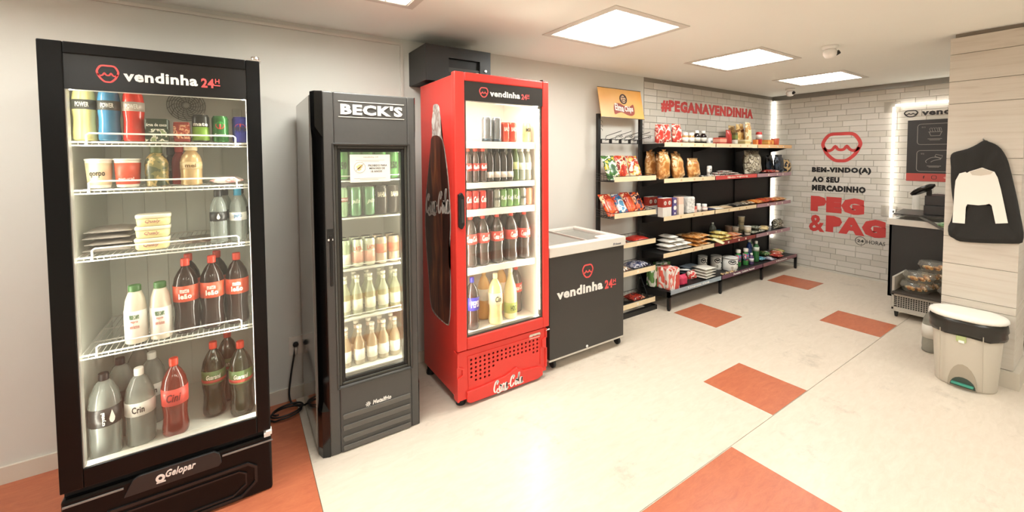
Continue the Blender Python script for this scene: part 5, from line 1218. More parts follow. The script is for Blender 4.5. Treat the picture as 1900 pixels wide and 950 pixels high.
for i in range(6): lying('wafer_packet', 'striped white and red packet, %s of the pile above the red rail' % ('bottom left', 'bottom middle', 'bottom right', 'upper left', 'upper right', 'topmost')[i], 'packet', (4.68, 4.90, 5.12, 4.78, 5.00, 4.90)[i], 2.83+.01*(i % 2), S[1]+.002+(.0, 0, 0, .022, .022, .043)[i], .19, .12, .020, STR, 42+i % 2, .15*(i % 3-1), 'striped packets above the red rail')
gbag(1, 1409, 279, 2.88, .36, .16, ramp_mat(['a79a80', 'c9bfa6', '6d5f4c', 'ddd5c2'], 16, .3, bump=.9), 45, 'snack_bag', 'large clear bag of beige crisps near the middle of the second shelf')
lying('food_packet', 'dark red crinkled packet lying by the right end of the second shelf', 'packet', 5.98, 2.81, S[1], .26, .13, .055, ramp_mat(['8c241f', 'b0443a', '6a1a17', 'd9a08c'], 16, .25), 46)
DBL = ramp_mat(['20242c', '2f3a48', '191b20', '6d7884'], 8, .2, bump=.8)
gbag(1, 1434, 288, 2.975, .18, .08, DBL, 47, 'snack_bag', 'dark blue-black snack bag behind the red crinkled packet')
gbag(1, 1452, 287, 2.86, .20, .10, DBL, 48, 'snack_bag', 'glossy dark navy snack bag second from the right end')
gbag(1, 1465, 296, 2.84, .16, .10, ramp_mat(['22252c', 'c9a878', '2c3038', 'b08c60'], 7, .2, bump=.8), 49, 'snack_bag', 'navy snack bag with a tan picture at the shelf end')
# shelf 3
def milkbox(key, c, top): return carton_parts(key, .072, .068, .20, mat('e8e2d8', .4), [(.52, .99, mat(c, .4))], discs=((.74, .022, mat('efe6da', .4)), (.74, .013, mat(c, .4))), extra=[('cap', L_([(.013, 0), (.013, .012)], CAPW, 12), None)] if 0 else ())
blu = lambda: carton_parts('milkb', .06, .068, .195, mat('5b4f86', .4), discs=((.80, .020, LET_W), (.45, .024, LET_W), (.15, .012, LET_W)))
seq = [(1199, 'r', 2.985), (1215, 'r', 2.985), (1225, 'b', 2.985), (1229, 'r', 2.80), (1241, 'r', 2.80), (1251, 'b', 2.80)]
for i, (px, c, yy) in enumerate(seq):
    o = gp(2, px, yy, .07, milkbox('milkr', 'a8382c', 0) if c == 'r' else blu(), 'milk_carton', '%s milk carton, %s from the left on the third shelf' % ('red and white' if c == 'r' else 'blue-violet', ('first', 'second', 'third', 'fourth', 'fifth', 'sixth')[i]), 'carton', 'milk cartons on the third shelf')
gp(2, 1263, 2.81, .085, carton_parts('crm', .085, .075, .195, mat('efc9b4', .4), [(.0, .6, mat('f0dfce', .4))]), 'milk_carton', 'peach and cream carton beside the violet milk carton', 'carton')
WR = ramp_mat(['f0ede6', 'e6e3dc', 'cfccc4', 'f2efe9'], 20, .4)
for px, y, w_, d_, lb in ((1282, 2.83, .13, .11, 'white wrapped pack of paper rolls, the front one on the third shelf'), (1268, 2.96, .13, .10, 'white wrapped pack of paper rolls behind the front one')):
    gp(2, px, y, w_, gen(('wr', w_), lambda: [('pack', carton_mesh(w_, d_, .185, WR, .012), None)]), 'paper_pack', lb, 'pack')
gp(2, 1290, 2.80, .055, carton_parts('rb3', .05, .05, .075, mat('cf6656', .4), [(.1, .55, mat('e9c4b4', .4))]), 'food_box', 'small coral box right of the white wrapped packs', 'box')
gp(2, 1299, 2.80, .065, jar('cof', 'ddd6ca', 'cfc4ba', CAPW, .031, .085), 'jar', 'taller white-lidded jar by the coral box', 'jar')
gp(2, 1310, 2.80, .07, jar('cof2', 'c9a8a0', 'e2cfc6', CAPW, .034, .070), 'jar', 'wider low white-lidded jar right of the taller jar', 'jar')
lying('food_packet', 'dark navy flat packet lying right of the jars', 'packet', 4.535, 2.84, S[2], .12, .16, .035, mat('2c2c48', .3, bump=.5, bscale=30), 50)
for i, (x, y, rz, c) in enumerate(((4.68, 2.80, -.15, 'ece4d4'), (4.78, 2.90, -.1, 'e6cfae'), (4.90, 2.81, -.1, 'd9b890'), (5.00, 2.90, .1, 'cbb99c'))):
    gp_ = lying('stick_packet', ('white', 'cream', 'tan', 'sand coloured')[i]+' slim stick packet lying at the middle of the third shelf', 'packet', x, y, S[2], .20, .05, .024, mat(c, .35, bump=.5, bscale=40), 51+i, rz, 'slim packets on the third shelf')
for i, (x, c, lb) in enumerate(((5.17, ['3a3430', '8c8478', '24211f'], 'dark grey flat packet left of the rail joint on the third shelf'), (5.32, ['8c8070', '4a4038', 'c9bda8'], 'grey and black mottled packet, third shelf'), (5.47, ['a58c6c', '5a3c2c', 'd9c8a8'], 'brown mottled packet, third shelf'))):
    lying('food_packet', lb, 'packet', x, 2.86, S[2], .135, .15, .035+.008*i, ramp_mat(c, 18, .3), 55+i)
for i, (x, c, lb, h) in enumerate(((5.65, ['d0752f', 'e29a58', 'a8521f'], 'orange packet lying right of the brown mottled one', .06), (5.85, ['b0341f', 'cf5a30', '7c2015'], 'red packet lying on the third shelf right bay', .065), (6.05, ['cf7a35', 'b8402a', 'e4b070'], 'orange and red packet, second from the right end, third shelf', .065), (6.26, ['d9a05a', 'a85a2c', 'cfae7c'], 'golden packet at the right end of the third shelf', .06))):
    lying('food_packet', lb, 'packet', x, 2.84, S[2], .185, .17, h, ramp_mat(c, 14, .3), 58+i, .02*(i-1))
# shelf 4
WS = mat('ece7dd', .4, noise=.04, nscale=30, bump=.8, bscale=25)
n_ = 0
for lay, (xs_, y) in enumerate((((3.83, 3.97, 4.10), 2.86), ((3.80, 3.95, 4.08), 2.85), ((3.84, 3.98), 2.87), ((3.88,), 2.88))):
    for i, x in enumerate(xs_):
        lying('sugar_bag', 'white one-kilo bag, %s in the %s layer of the fourth shelf pile' % (('left', 'middle', 'right')[i] if len(xs_) > 1 else 'alone', ('bottom', 'second', 'third', 'top')[lay]), 'bag', x, y, S[3]+.044*lay, .122, .17, .038, WS, 65+(i+lay) % 3, .03*(i-1), 'white bags piled on the fourth shelf')
OR_ = ramp_mat(['d08a44', 'e0aa6a', 'b8702c', 'ecd0a4', 'c77c38'], 9, .28, bump=.5, key='or')
for i, (x, z, rz, L) in enumerate(((4.27, 0, .1, .30), (4.43, .0, -.1, .28), (4.28, .045, .25, .32), (4.44, .045, .1, .28), (4.27, .090, .3, .32), (4.43, .090, .2, .26))):
    lying('pasta_packet', 'orange-gold long packet, %s of the pile between the white bags and the glass bottle' % ('lowest left', 'lowest right', 'middle left', 'middle right', 'top left', 'top right')[i], 'packet', x, 2.88, S[3]+z, .135, L*.9, .039, OR_, 70+i % 2, rz*.2, 'orange packets piled on the fourth shelf')
o = lying('cloth_packet', 'pale yellow soft packet hanging over the shelf edge by the rail joint', 'packet', 4.585, 2.72, S[3]+.024, .09, .13, .03, mat('ece0b0', .5, bump=.5, bscale=30), 73, .3, tilt=.35)
gp(3, 1325, 2.985, .075, bottle('glassb', WATER, .042, .185, clear('d5dcd4', .55, '9aa29a'), mat('cfd2cc', .3), mat('d9dcd6', .4), (.0+.05, .22), capr=.014, caph=.02), 'glass_bottle', 'clear bottle with pale foot standing above the rail joint', 'bottle')
gp(3, 1335, 2.985, .07, tub('blup', .030, .034, .085, mat('2c6a8c', .35), mat('2f7da3', .4)), 'food_tub', 'small blue tub right of the clear bottle', 'tub')
YL = ramp_mat(['e6d27a', 'efe2a4', 'cfa84a', 'dfc86a'], 14, .3)
for i, (x, z) in enumerate(((4.72, 0), (4.86, 0), (4.74, .042), (4.87, .042), (4.78, .084))):
    lying('food_packet', 'yellow packet, %s in the stack above the dark red rail' % ('bottom left', 'bottom right', 'middle left', 'middle right', 'topmost')[i], 'packet', x, 2.83, S[3]+z, .132, .17, .036, YL, 76+i % 2, .015*i, 'yellow packets stacked on the fourth shelf')
for i, (x, z) in enumerate(((5.02, 0), (5.13, 0), (5.02, .035), (5.13, .035))):
    lying('food_packet', 'salmon orange packet, %s right of the yellow stack' % ('bottom left', 'bottom right', 'top left', 'top right')[i], 'packet', x, 2.83, S[3]+z, .098, .16, .030, ramp_mat(['dfa07a', 'd0764c', 'efd6c0'], 14, .3), 79+i % 2, 0, 'salmon packets on the fourth shelf')
gp(3, 1355, 2.97, .09, tub('brp', .04, .045, .12, mat('8a6a55', .4), mat('a08878', .4)), 'food_tub', 'brown tub at the back behind the yellow packets', 'tub')
cupm = lambda k, c, h, r: tub(k, r*.78, r, h, mat(c, .4), mat('f0ece2', .4), mat('b8a888', .4), (.25, .6))
gp(3, 1367, 2.93, .08, cupm('cu1', 'e0cdbc', .105, .042), 'noodle_cup', 'pale pink-beige cup behind the salmon packets', 'cup')
gp(3, 1378, 2.965, .09, cupm('cu2', 'd9cba8', .10, .042), 'noodle_cup', 'olive patterned cup carrying another cup', 'cup')
o = gp(3, 1378, 2.965, .09, cupm('cu3', 'cfc19c', .12, .042), 'noodle_cup', 'olive patterned cup standing on top of another cup', 'cup'); o.location.z = S[3]+.1005
gp(3, 1390, 2.83, .09, cupm('cu4', 'e8d8c4', .115, .045), 'noodle_cup', 'cream and pink cup at the front left of the mauve rail', 'cup')
for i, (x, w_) in enumerate(((5.56, .14), (5.72, .14), (5.64, .14))):
    lying('clear_packet', 'grey-green see-through packet, %s near the right bay of the fourth shelf' % ('left', 'right', 'top')[i], 'packet', x, 2.85, S[3]+(.055 if i == 2 else 0), w_, .15, .048, ramp_mat(['6d6f60', '9c9f8c', '3c3d34', 'cfccb8'], 18, .2), 82+i, .03*i, 'clear packets on the fourth shelf')
lying('bread_packet', 'beige paper-wrapped loaf leaning in the fourth shelf right bay', 'bread', 5.93, 2.86, S[3], .20, .12, .07, ramp_mat(['dcc48c', 'cdb07a', 'e9dcb8'], 9, .4), 86, .35)
gbag(3, 1449, 406, 2.86, .22, .13, ramp_mat(['77705c', 'a39c88', '4a4536', 'd9d4c4'], 18, .2, bump=1), 87, 'snack_bag', 'crumpled silver-grey see-through bag at the right of the fourth shelf')
# shelf 5
def roll_pack(key, w_, d, h, m_, n=2):
    def f():
        b = NB(); r = min(w_/n, d)/2
        for i in range(n):
            for j in range(max(1, int(round(d/(2*r))))):
                lathe(b, [(r*.9, 0), (r, .01), (r, h-.01), (r*.9, h), (r*.3, h-.004), (r*.25, h-.02)], 14, (-w_/2+r*(2*i+1), -d/2+r*(2*j+1), 0), caps=True)
        b2 = NB(); e = .002; box(b2, -w_/2+r*.35, w_/2-r*.35, -d/2-e, d/2+e, .004, h-.003)
        return [('roll', mesh_of(b, m_), None), ('wrapper', mesh_of(b2, m_), None)]
    return gen(key, f)
KT = ramp_mat(['dd5c4c', 'efe6dc', 'e8796a', 'f2ede6', 'd04a40'], 6, .35, (1, 1, .45), bump=.1)
KG = ramp_mat(['6c9a54', 'e9e9dc', '4c7a40', 'f0efe6'], 6, .35, (1, 1, .45), bump=.1)
gp(4, 1247, 2.76, .18, roll_pack('kt', .17, .17, .225, KT), 'paper_towel_pack', 'red and white pack of paper towels at the left of the bottom shelf', 'paper towels', rz=.0)
gp(4, 1216, 2.90, .12, roll_pack('kg', .20, .10, .21, KG), 'paper_towel_pack', 'green and white pack of paper rolls, left end of the bottom shelf', 'paper towels')
gp(4, 1234, 2.98, .12, roll_pack('kg', .20, .10, .21, KG), 'paper_towel_pack', 'green and white pack of paper rolls behind the red and white pack', 'paper towels')
PK = mat('d23a5c', .3, noise=.15, nscale=18, bump=.6, bscale=20)
for i, (px, y) in enumerate(((1256, 2.88), (1272, 2.75))):
    gbag(4, px, 509, y, .13, .10, PK, 90+i, 'sanitary_pack', 'hot pink soft pack, %s of two on the bottom shelf' % ('left', 'right')[i], 'pack', 'pink packs', 0)
lying('handle_packet', 'white looped carry handle strip lying on top of the pink packs', 'packet', 4.06, 2.80, S[4]+.125, .04, .12, .015, mat('ece8e0', .4), 92, .9)
gbag(4, 1289, 502, 2.82, .14, .11, ramp_mat(['cf3f3c', 'ead6c8', 'b02c2c', 'dd6a5c'], 12, .3), 93, 'sanitary_pack', 'red and white round soft pack right of the pink packs', 'pack')
for i in range(4): lying('diaper_pack', 'white folded soft pack, %s layer in front of the pale blue packs' % ('lowest', 'second', 'third', 'top')[i], 'pack', 4.40+.004*i, 2.785, S[4]+.032*i, .20, .19, .028, mat('e6e1d4', .4, noise=.05, nscale=20, bump=.9, bscale=22), 94+i % 2, .06-.03*i, 'white folded packs on the bottom shelf')
for i in range(3): lying('bag_roll_pack', 'pale blue flat pack, %s layer behind the white folded packs' % ('lowest', 'middle', 'top')[i], 'pack', 4.40, 2.96, S[4]+.036*i, .24, .13, .031, mat('a9bacb', .35, noise=.1, nscale=20, bump=.9, bscale=22), 96, -.02+.01*i, 'pale blue packs on the bottom shelf')
def tin(key, r, h):
    def f():
        ps = [('body', L_([(r*.98, 0), (r, .004), (r, h-.012)], mat('ebe8e0', .35), 24), None), ('lid', L_([(r*1.03, h-.014), (r*1.04, h-.006), (r*1.0, h), (r*.9, h-.001)], mat('e6e3dc', .35), 24), None), ('rim', L_([(r*1.045, h-.012), (r*1.045, h-.007)], INK, 24), None)]
        b = NB()
        for a in (-.75, .75): 
            fn = cyl(r+.0006, h*.52, h*.86, a-.52, a+.52)
            stroke(b, [(.5+.48*math.cos(k*PI/6), .5+.45*math.sin(k*PI/6)) for k in range(12)], .009, fn, r*1.04, h*.34, closed=True, smooth=2); stroke(b, [(.2, .5), (.35, .62), (.5, .45), (.65, .6), (.8, .5)], .014, fn, r*1.04, h*.34)
        fn = cyl(r+.0006, h*.1, h*.6, -.22, .35); stroke(b, [(.1, .9), (.9, .7), (.8, .1), (.2, .05)], .012, fn, r*.57, h*.5); ps.append(('print', mesh_of(b, INK), None))
        b = NB(); prism(b, [(.5+.5*math.cos(k*PI/5), .5+.5*math.sin(k*PI/5)) for k in range(10)], cyl(r+.0006, h*.16, h*.38, -.95, -.6)); ps.append(('emblem', mesh_of(b, mat('b9b4a8', .4)), None))
        return ps
    return gen(key, f)
gp(4, 1362, 2.775, .18, tin('tinb', .087, .155), 'paint_tin', 'largest white tin with black print, front of the bottom shelf', 'tin')
gp(4, 1334, 2.895, .13, tin('tins', .064, .165), 'paint_tin', 'middle sized white tin with black print behind the largest one', 'tin')
gp(4, 1308, 2.985, .11, tin('tint', .054, .165), 'paint_tin', 'smallest white tin with black print at the back', 'tin')
for i, (x, y) in enumerate(((4.66, 2.692), (4.76, 2.690), (4.86, 2.690))): lying('soap_packet', 'small tan and brown packet, %s in front of the large tin' % ('left', 'middle', 'right')[i], 'packet', x, y, S[4], .085, .045, .022, ramp_mat(['c9a878', '5a3c2c', 'e6d8bc'], 25, .3), 97, .03*i, 'small packets in front of the tins')
clb = lambda k, body, cap: bottle(k, [(.9, 0), (1, .02), (1, .50), (.80, .62), (.84, .74), (.5, .84), (.42, .88)], .036, .20, body, cap, ramp_mat(['efe9de', '3f8c58', '3c6ab0', 'd0504c', 'efe9de'], 30, .4), (.30, .72), capr=.030, caph=.035)
CGR = mat('4c9a50', .2); 
gp(4, 1372, 2.80, .075, clb('cl1', CGR, mat('efe6dc', .4)), 'cleaner_bottle', 'green cleaner bottle with a colourful label, left of two by the large tin', 'bottle', 'green cleaners')
gp(4, 1386, 2.78, .075, clb('cl1', CGR, None), 'cleaner_bottle', 'green cleaner bottle with a colourful label, right of two by the large tin', 'bottle', 'green cleaners')
gp(4, 1392, 2.88, .07, bottle('bl5', PET, .034, .26, mat('3a56a0', .2), CAPW, mat('5c7cc0', .4), (.3, .6), capr=.018), 'cleaner_bottle', 'tall blue bottle with white cap behind the green cleaners', 'bottle')
gp(4, 1393, 2.95, .07, bottle('gr5', SHORTPET, .038, .26, mat('2f6d3a', .2), CAPW, mat('cfd6c8', .4), (.55, .75), capr=.018), 'cleaner_bottle', 'dark green bottle with white cap, standing behind its twin', 'bottle')
gp(4, 1405, 2.79, .08, bottle('gr5', None, 0, 0, None, None), 'cleaner_bottle', 'tall dark green bottle with white cap, front right of the purple rail bay', 'bottle')
gp(4, 1396, 2.75, .06, bottle('vio', SHORTPET, .028, .135, mat('57456a', .3), CAPW, mat('e6dfe4', .4), (.3, .6), capr=.014, caph=.02), 'cleaner_bottle', 'small violet bottle in front of the tall blue one', 'bottle')
for i, (x, y, c, h, lb) in enumerate(((5.70, 2.80, ['4f93a8', '8cc0cc', '2f6f86'], .05, 'teal blue packet lying at the left of the bottom right bay'), (5.84, 2.74, ['8c8a98', 'c9c4c8', '5c5a68'], .03, 'small grey-lilac packet at the front of the bottom right bay'), (5.87, 2.96, ['3f7a50', '6ca878', '2c5a3a'], .07, 'green packet lying behind the teal one'), (6.00, 2.88, ['4c7a48', 'a0b07c', '35582f'], .07, 'mid green packet in the middle of the bottom right bay'), (6.06, 2.74, ['a83a34', 'cf6a54', '6f2420'], .055, 'dark red packet at the front of the bottom right bay'), (6.21, 2.82, ['cf7a5c', 'b0402c', 'e9c9a8'], .06, 'coral packet second from the right end of the bottom shelf'), (6.35, 2.86, ['b9bc74', 'd9a878', '8c9a4c'], .06, 'yellow-green packet at the right end of the bottom shelf'))):
    lying('clothes_packet', lb, 'packet', x, y, S[4], .125, .14, h, ramp_mat(c, 14, .25), 100+i, .05*(i % 3-1))

# ------------------------------------------------------------ checkout counter
ct = thing('checkout_counter', 'dark checkout counter with white top against the brick wall behind the column', 'counter', (0, 0, 0))
c0, c1, e0, e1 = 5.76, 6.62, .30, 1.475
b = NB(); box(b, c0, c0+.02, e0, e1, .08, .852); box(b, c0, c1, e1-.02, e1, .08, .852); box(b, c0, c1, e0, e0+.02, .08, .852); box(b, c0, c1, e0, e1, .08, .10); part('body', b, mat('272523', .5, noise=.06, nscale=150), ct)
b = NB(); box(b, c0-.02, c1+.01, e0-.02, e1+.018, .852, .918); part('worktop', b, mat('d9d2c6', .4), ct, 'thick cream white worktop', bevel=.003)
for x, y in ((c0+.05, e1-.05), (c1-.06, e1-.05), (c0+.05, e0+.06), (c1-.06, e0+.06)):
    b = NB(); lathe(b, [(.012, 0), (.014, .004), (.022, .05), (.026, .08)], 12, (x, y, 0)); part('foot', b, mat('1c1b1a', .4), ct)
# sign on the wall: white board with black panel and red strip
sg2 = thing('payment_sign', 'black instruction sign with red strip and name above, over the counter', 'sign', (0, 0, 0))

xs_ = XB-PR-.002; pn = boxpart('panel', (xs_-.003, xs_, .2, 1.560, 1.377, 2.005), mat('2b2826', .45), sg2, 'black instruction panel')
st_ = boxpart('strip', (xs_-.003, xs_, .2, 1.560, 1.285, 1.377), mat('b84a42', .5), sg2, 'red social media strip')
DK = mat('2a2624', .5)
b = NB(); lips(b, side(1.600, 1.470, 2.045, 2.125, xs_), .13, .08, .012); part('emblem', b, DK, sg2, 'black outlined lips emblem')
text('lettering', 'vendinha', side(1.440, .98, 2.055, 2.125, xs_), DK, sg2, .04, label='black word of the sign, partly hidden by the column'); text('lettering', '24H', side(.94, .76, 2.06, 2.12, xs_), DK, sg2, .04)
LN = mat('8d8880', .5)
def rrect(b, y0, y1, z0, z1, r=.03, wd=.006):
    W, H = abs(y0-y1), z1-z0; fn = side(y0, y1, z0, z1, xs_-.003, .001); pts = []
    for cx_, cy_, a0 in ((W-r, r, -PI/2), (W-r, H-r, 0), (r, H-r, PI/2), (r, r, PI)):
        for k in range(4): pts.append(((cx_+r*math.cos(a0+k*PI/6))/W, (cy_+r*math.sin(a0+k*PI/6))/H))
    stroke(b, pts, wd, fn, W, H, closed=True, smooth=0)
for y0 in (1.47, 1.05, .63):
    for z0, z1 in ((1.715, 1.955), (1.40, 1.645)):
        b = NB(); rrect(b, y0, y0-.30, z0, z1)
        fn = side(y0-.08, y0-.22, z0+.10, z0+.20, xs_-.003, .001)
        if z0 > 1.6:
            stroke(b, [(.15, .45), (.25, .0), (.80, .0), (.9, .45)], .006, fn, .14, .10, smooth=0); stroke(b, [(.1, .45), (.95, .45)], .006, fn, .14, .10, smooth=0)
            for q in (.25, .4, .55, .7, .8): stroke(b, [(q, .45), (q-.08, .8), (q+.04, .9), (q+.10, .55)], .004, fn, .14, .10)
        else:
            stroke(b, [(.05, .0), (.0, .25), (.3, .6), (.65, .65), (.9, .45), (.5, .3), (.3, .1)], .006, fn, .14, .10); stroke(b, [(.55, .75), (.6, 1.0), (1.0, .85), (.95, .55), (.55, .75)], .006, fn, .14, .10, smooth=0)
        for zz, q in ((.062, .09), (.050, .105)): box(b, xs_-.004, xs_-.003, y0-.30+q, y0-q, z0+zz, z0+zz+.006)
        add_text(b, '01' if z0 > 1.6 else '02', side(y0-.035, y0-.065, z1-.045, z1-.030, xs_-.003, .001), 0)
        part('step_card', b, LN, pn)
text('lettering', 'f', side(1.41, 1.395, 1.315, 1.350, xs_-.003), DK, st_, .03)
b = NB(); rrect(b, 1.335, 1.295, 1.313, 1.353, .01, .005); part('icon', b, DK, st_)
text('lettering', '@vendinha24h', side(1.235, .90, 1.318, 1.348, xs_-.003), mat('dfa49a', .5), st_, .01)
# things on the counter
def pbox(pts, x0, x1): 
    b = NB(); prism(b, pts, lambda a, c, w_: (x0+(x1-x0)*w_, a, c)); return b
kb = thing('terminal_shelf', 'thin dark shelf on slanted arms jutting over the counter edge', 'shelf', (0, 0, 0))
b = NB(); prism(b, [(5.70, 1.43), (6.28, 1.49), (6.30, .80), (5.74, .80)], lambda a, c, w_: (a, c, .968+.012*w_)); part('tray', b, mat('2a2723', .35), kb)
b = NB(); prism(b, [(1.24, .965), (1.20, .965), (.94, .82), (.90, .76), (.96, .79)], lambda a, c, w_: (5.70+.02*w_, a, c)); prism(b, [(1.48, .921), (1.30, .968), (1.34, .968), (1.46, .921)], lambda a, c, w_: (5.98+.02*w_, a, c)); prism(b, [(1.30, .921), (1.20, .968), (1.16, .968), (1.26, .921)], lambda a, c, w_: (6.1+.02*w_, a, c)); part('bracket', b, mat('5b5852', .35), kb)
b = NB(); box(b, 5.83, 6.24, .84, 1.225, .9805, 1.075); box(b, 5.86, 6.2, .82, 1.225, 1.075, 1.175); tag(part('cash_box', b, mat('24211f', .4), None, bevel=.004), 'black cash box unit standing on the dark shelf over the counter', 'cash box')
t = thing('card_terminal', 'black card terminal tilted on top of the cash box unit', 'card terminal', (5.83, 1.225, 1.215), -.3)
b = NB(); lathe(b, [(.05, 0), (.075, .012), (.078, .03), (.06, .045), (.03, .05)], 18, sx=1, sy=1.5); b.transform(Matrix.Rotation(-.55, 4, 'X')); part('body', b, mat('1c1a19', .25), t, bevel=0)
b = NB(); box(b, .036, .060, -.035, .0, -.038, .02); part('stand', b, mat('2b2927', .4), t)
for i, (y, z, r) in enumerate(((1.03, .945, .05), (.93, .925, .045), (.86, .895, .05))):
    b = NB(); bmesh.ops.create_icosphere(b, subdivisions=2, radius=1)
    rn = random.Random(i)
    for v in b.verts: v.co = Vector((v.co.x*.075, v.co.y*r, v.co.z*.026))*rn.uniform(.85, 1.12)
    for f in b.faces: f.smooth = True
    b.transform(Matrix.Translation((5.645, y, z-.03))); tag(part('green_packet', b, ramp_mat(['7fa070', '4f7048', 'b5c8a4'], 14, .3), None), 'pale green packet, %s of three under the dark shelf' % ('left', 'middle', 'right')[i], 'packet', 'green packets under the dark shelf')
t = build('sanitizer_bottle', 'slim white bottle standing at the back of the counter by the wall', 'bottle', (6.50, 1.43, .918), bottle('san', [(.9, 0), (1, .03), (1, .72), (.7, .84), (.45, .90)], .034, .27, mat('dcd8cf', .35), CAPW, None, capr=.012, caph=.05))
# pastry stand in front of the counter
ps_ = thing('pastry_crate', 'cream perforated metal crate holding clear pastry boxes in front of the counter', 'crate', (0, 0, 0))
u0, u1, v0, v1 = 5.30, 5.72, .42, 1.325
b = NB(); 
for q in ((v1-.02, v1), (v0, v0+.02)): box(b, u0, u1, q[0], q[1], .075, .40)
box(b, u0, u0+.015, v0, v1, .075, .10); box(b, u0, u0+.015, v0, v1, .215, .24); box(b, u0, u1, v0, v1, .06, .075); part('frame', b, mat('b9b3a6', .4), ps_, bevel=.003)
b = NB()
for i in range(46):
    for j in range(6): y = v0+.03+i*(v1-v0-.06)/46; z = .105+j*.0185; box(b, u0+.006, u0+.009, y, y+.006, z, z+.0185)
for j in range(7): box(b, u0+.006, u0+.009, v0+.02, v1-.02, .101+j*.0185, .106+j*.0185)
part('perforated_front', b, mat('b5afa3', .4), ps_, kind='stuff')
boxpart('inside', (u0+.10, u0+.11, v0+.02, v1-.02, .075, .215), mat('2a2825', .6), ps_)
boxpart('tray', (u0-.03, u1, v0, v1-.01, .240, .262), mat('3b3631', .4), ps_, 'dark tray under the pastry boxes')
for x, y in ((u0+.04, v1-.03), (u0+.04, v0+.03), (u1-.03, v1-.03)):
    b = NB(); lathe(b, [(.010, 0), (.012, .004), (.020, .06)], 10, (x, y, 0)); part('foot', b, mat('22201e', .4), ps_)
PG = glass('f4f2ec', .86, 'd8d5cb', .06)
def pbx():
    b = NB(); lathe(b, [(.095, 0), (.105, .006), (.125, .05), (.130, .052), (.128, .056), (.115, .092), (.10, .098), (.05, .100)], 20, sx=.70, sy=.95)
    b2 = NB(); rn = random.Random(3)
    for i in range(7):
        a = i*.9; 
        tube(b2, [(.035*math.cos(a)-.03, .06*math.sin(a)-.02, .02+.004*i), (.035*math.cos(a), .06*math.sin(a), .028+.004*i), (.035*math.cos(a)+.03, .06*math.sin(a)+.02, .02+.004*i)], .014, 7)
    return [('clear_box', mesh_of(b, PG), None), ('pastry', mesh_of(b2, ramp_mat(['d9a45c', 'b8743a', 'ecd3a0'], 20, .5)), None)]
k = 0
for x, y, z, lb in ((5.41, 1.17, .262, 'front left'), (5.41, .90, .262, 'front middle'), (5.41, .63, .262, 'front right'), (5.60, 1.12, .262, 'rear left'), (5.60, .84, .262, 'rear middle'), (5.60, .58, .262, 'rear right'), (5.41, 1.15, .364, 'second layer left'), (5.41, .88, .364, 'second layer right'), (5.60, 1.09, .364, 'second layer rear left'), (5.60, .82, .364, 'second layer rear right'), (5.53, 1.07, .466, 'topmost left'), (5.53, .81, .466, 'topmost right')):
    build('pastry_box', 'clear oval box of golden pastries, %s on the crate before the counter' % lb, 'food box', (x, y, z+.001), gen('pbx', pbx), 'clear pastry boxes'); k += 1

# ------------------------------------------------------------ black cloth bag on the column
t = thing('cloth_bag', 'black cloth bag hung on the wood-look column with a white shirt shape on it', 'bag', (0, 0, 0))
def colp(pts, k=4): return [(lambda p: (p.y, p.z))(at(px, py, x=CXF-.02)) for px, py in pts]
BO = [(1826, 260), (1812, 268), (1795, 276), (1775, 281), (1766, 285), (1763, 293), (1764, 310), (1764, 335), (1766, 360), (1769, 385), (1764, 410), (1759, 420), (1760, 436), (1769, 442), (1781, 448), (1820, 451), (1860, 452), (1892, 452), (1897.5, 447), (1899, 432), (1893, 400), (1886, 365), (1879, 335), (1873, 310), (1867, 292), (1857, 276), (1845, 267), (1834, 263)]
def puff(pts, xb, th, m_, name, parent, label=None, seed=1, edge=.012):
    """cushion of cloth: outline (y, z) with a soft rim and low folds"""
    P = crom(colp(pts), 2, True); cx_ = sum(p.x for p in P)/len(P); cz_ = sum(p.y for p in P)/len(P); b = NB(); rn = random.Random(seed); rings = []
    for s, d in ((1, 0), (1.0, .45), (.975, .85), (.90, 1.0), (.75, 1.02), (.55, 1.0), (.35, 1.03), (.15, 1.0)):
        r = []
        for i, p in enumerate(P):
            a = i*2*PI/len(P); w_ = th*d+(.004*math.sin(a*7+s*9)+.003*math.sin(a*13+s*5) if 0 < s < 1 else 0)
            r.append(b.verts.new((xb-w_, cx_+(p.x-cx_)*s, cz_+(p.y-cz_)*s)))
        rings.append(r)
    for k in range(len(rings)-1):
        for i in range(len(P)):
            f = b.faces.new((rings[k][i], rings[k][(i+1) % len(P)], rings[k+1][(i+1) % len(P)], rings[k+1][i])); f.smooth = True
    b.faces.new(rings[-1]); b.faces.new(rings[0][::-1])
    return part(name, b, m_, parent, label)
puff(BO, CXF-.001, .035, mat('24221f', .85, noise=.1, nscale=20, bump=.5, bscale=120), 'bag', t)
SH = [(1791, 319), (1794, 321), (1799, 318), (1822, 311), (1830, 314), (1845, 319), (1851, 330), (1857, 352), (1863, 380), (1870, 414), (1847, 415), (1844, 400), (1840, 382), (1836, 378), (1828, 380), (1815, 381), (1795, 379), (1792, 384), (1791, 400), (1790, 415), (1767, 413), (1769, 385), (1771, 352), (1773, 335), (1780, 322)]
b = NB(); P = [(lambda p: (p.y, p.z))(at(px, py, x=CXF-.046)) for px, py in SH]
prism(b, P, lambda a, c, w_: (CXF-.040-.006*w_, a, c)); bmesh.ops.triangulate(b, faces=[f for f in b.faces if len(f.verts) > 4]); sh_ = part('white_shirt_shape', b, mat('efe9de', .6), t, 'white long-sleeved shirt shape')
b = NB(); P = [(lambda p: (p.y, p.z))(at(px, py, x=CXF-.048)) for px, py in ((1799, 319), (1821, 312), (1843, 319), (1838, 323), (1820, 326), (1804, 325))]
prism(b, P, lambda a, c, w_: (CXF-.0465-.001*w_, a, c)); part('collar', b, mat('cfc5b5', .6), sh_)
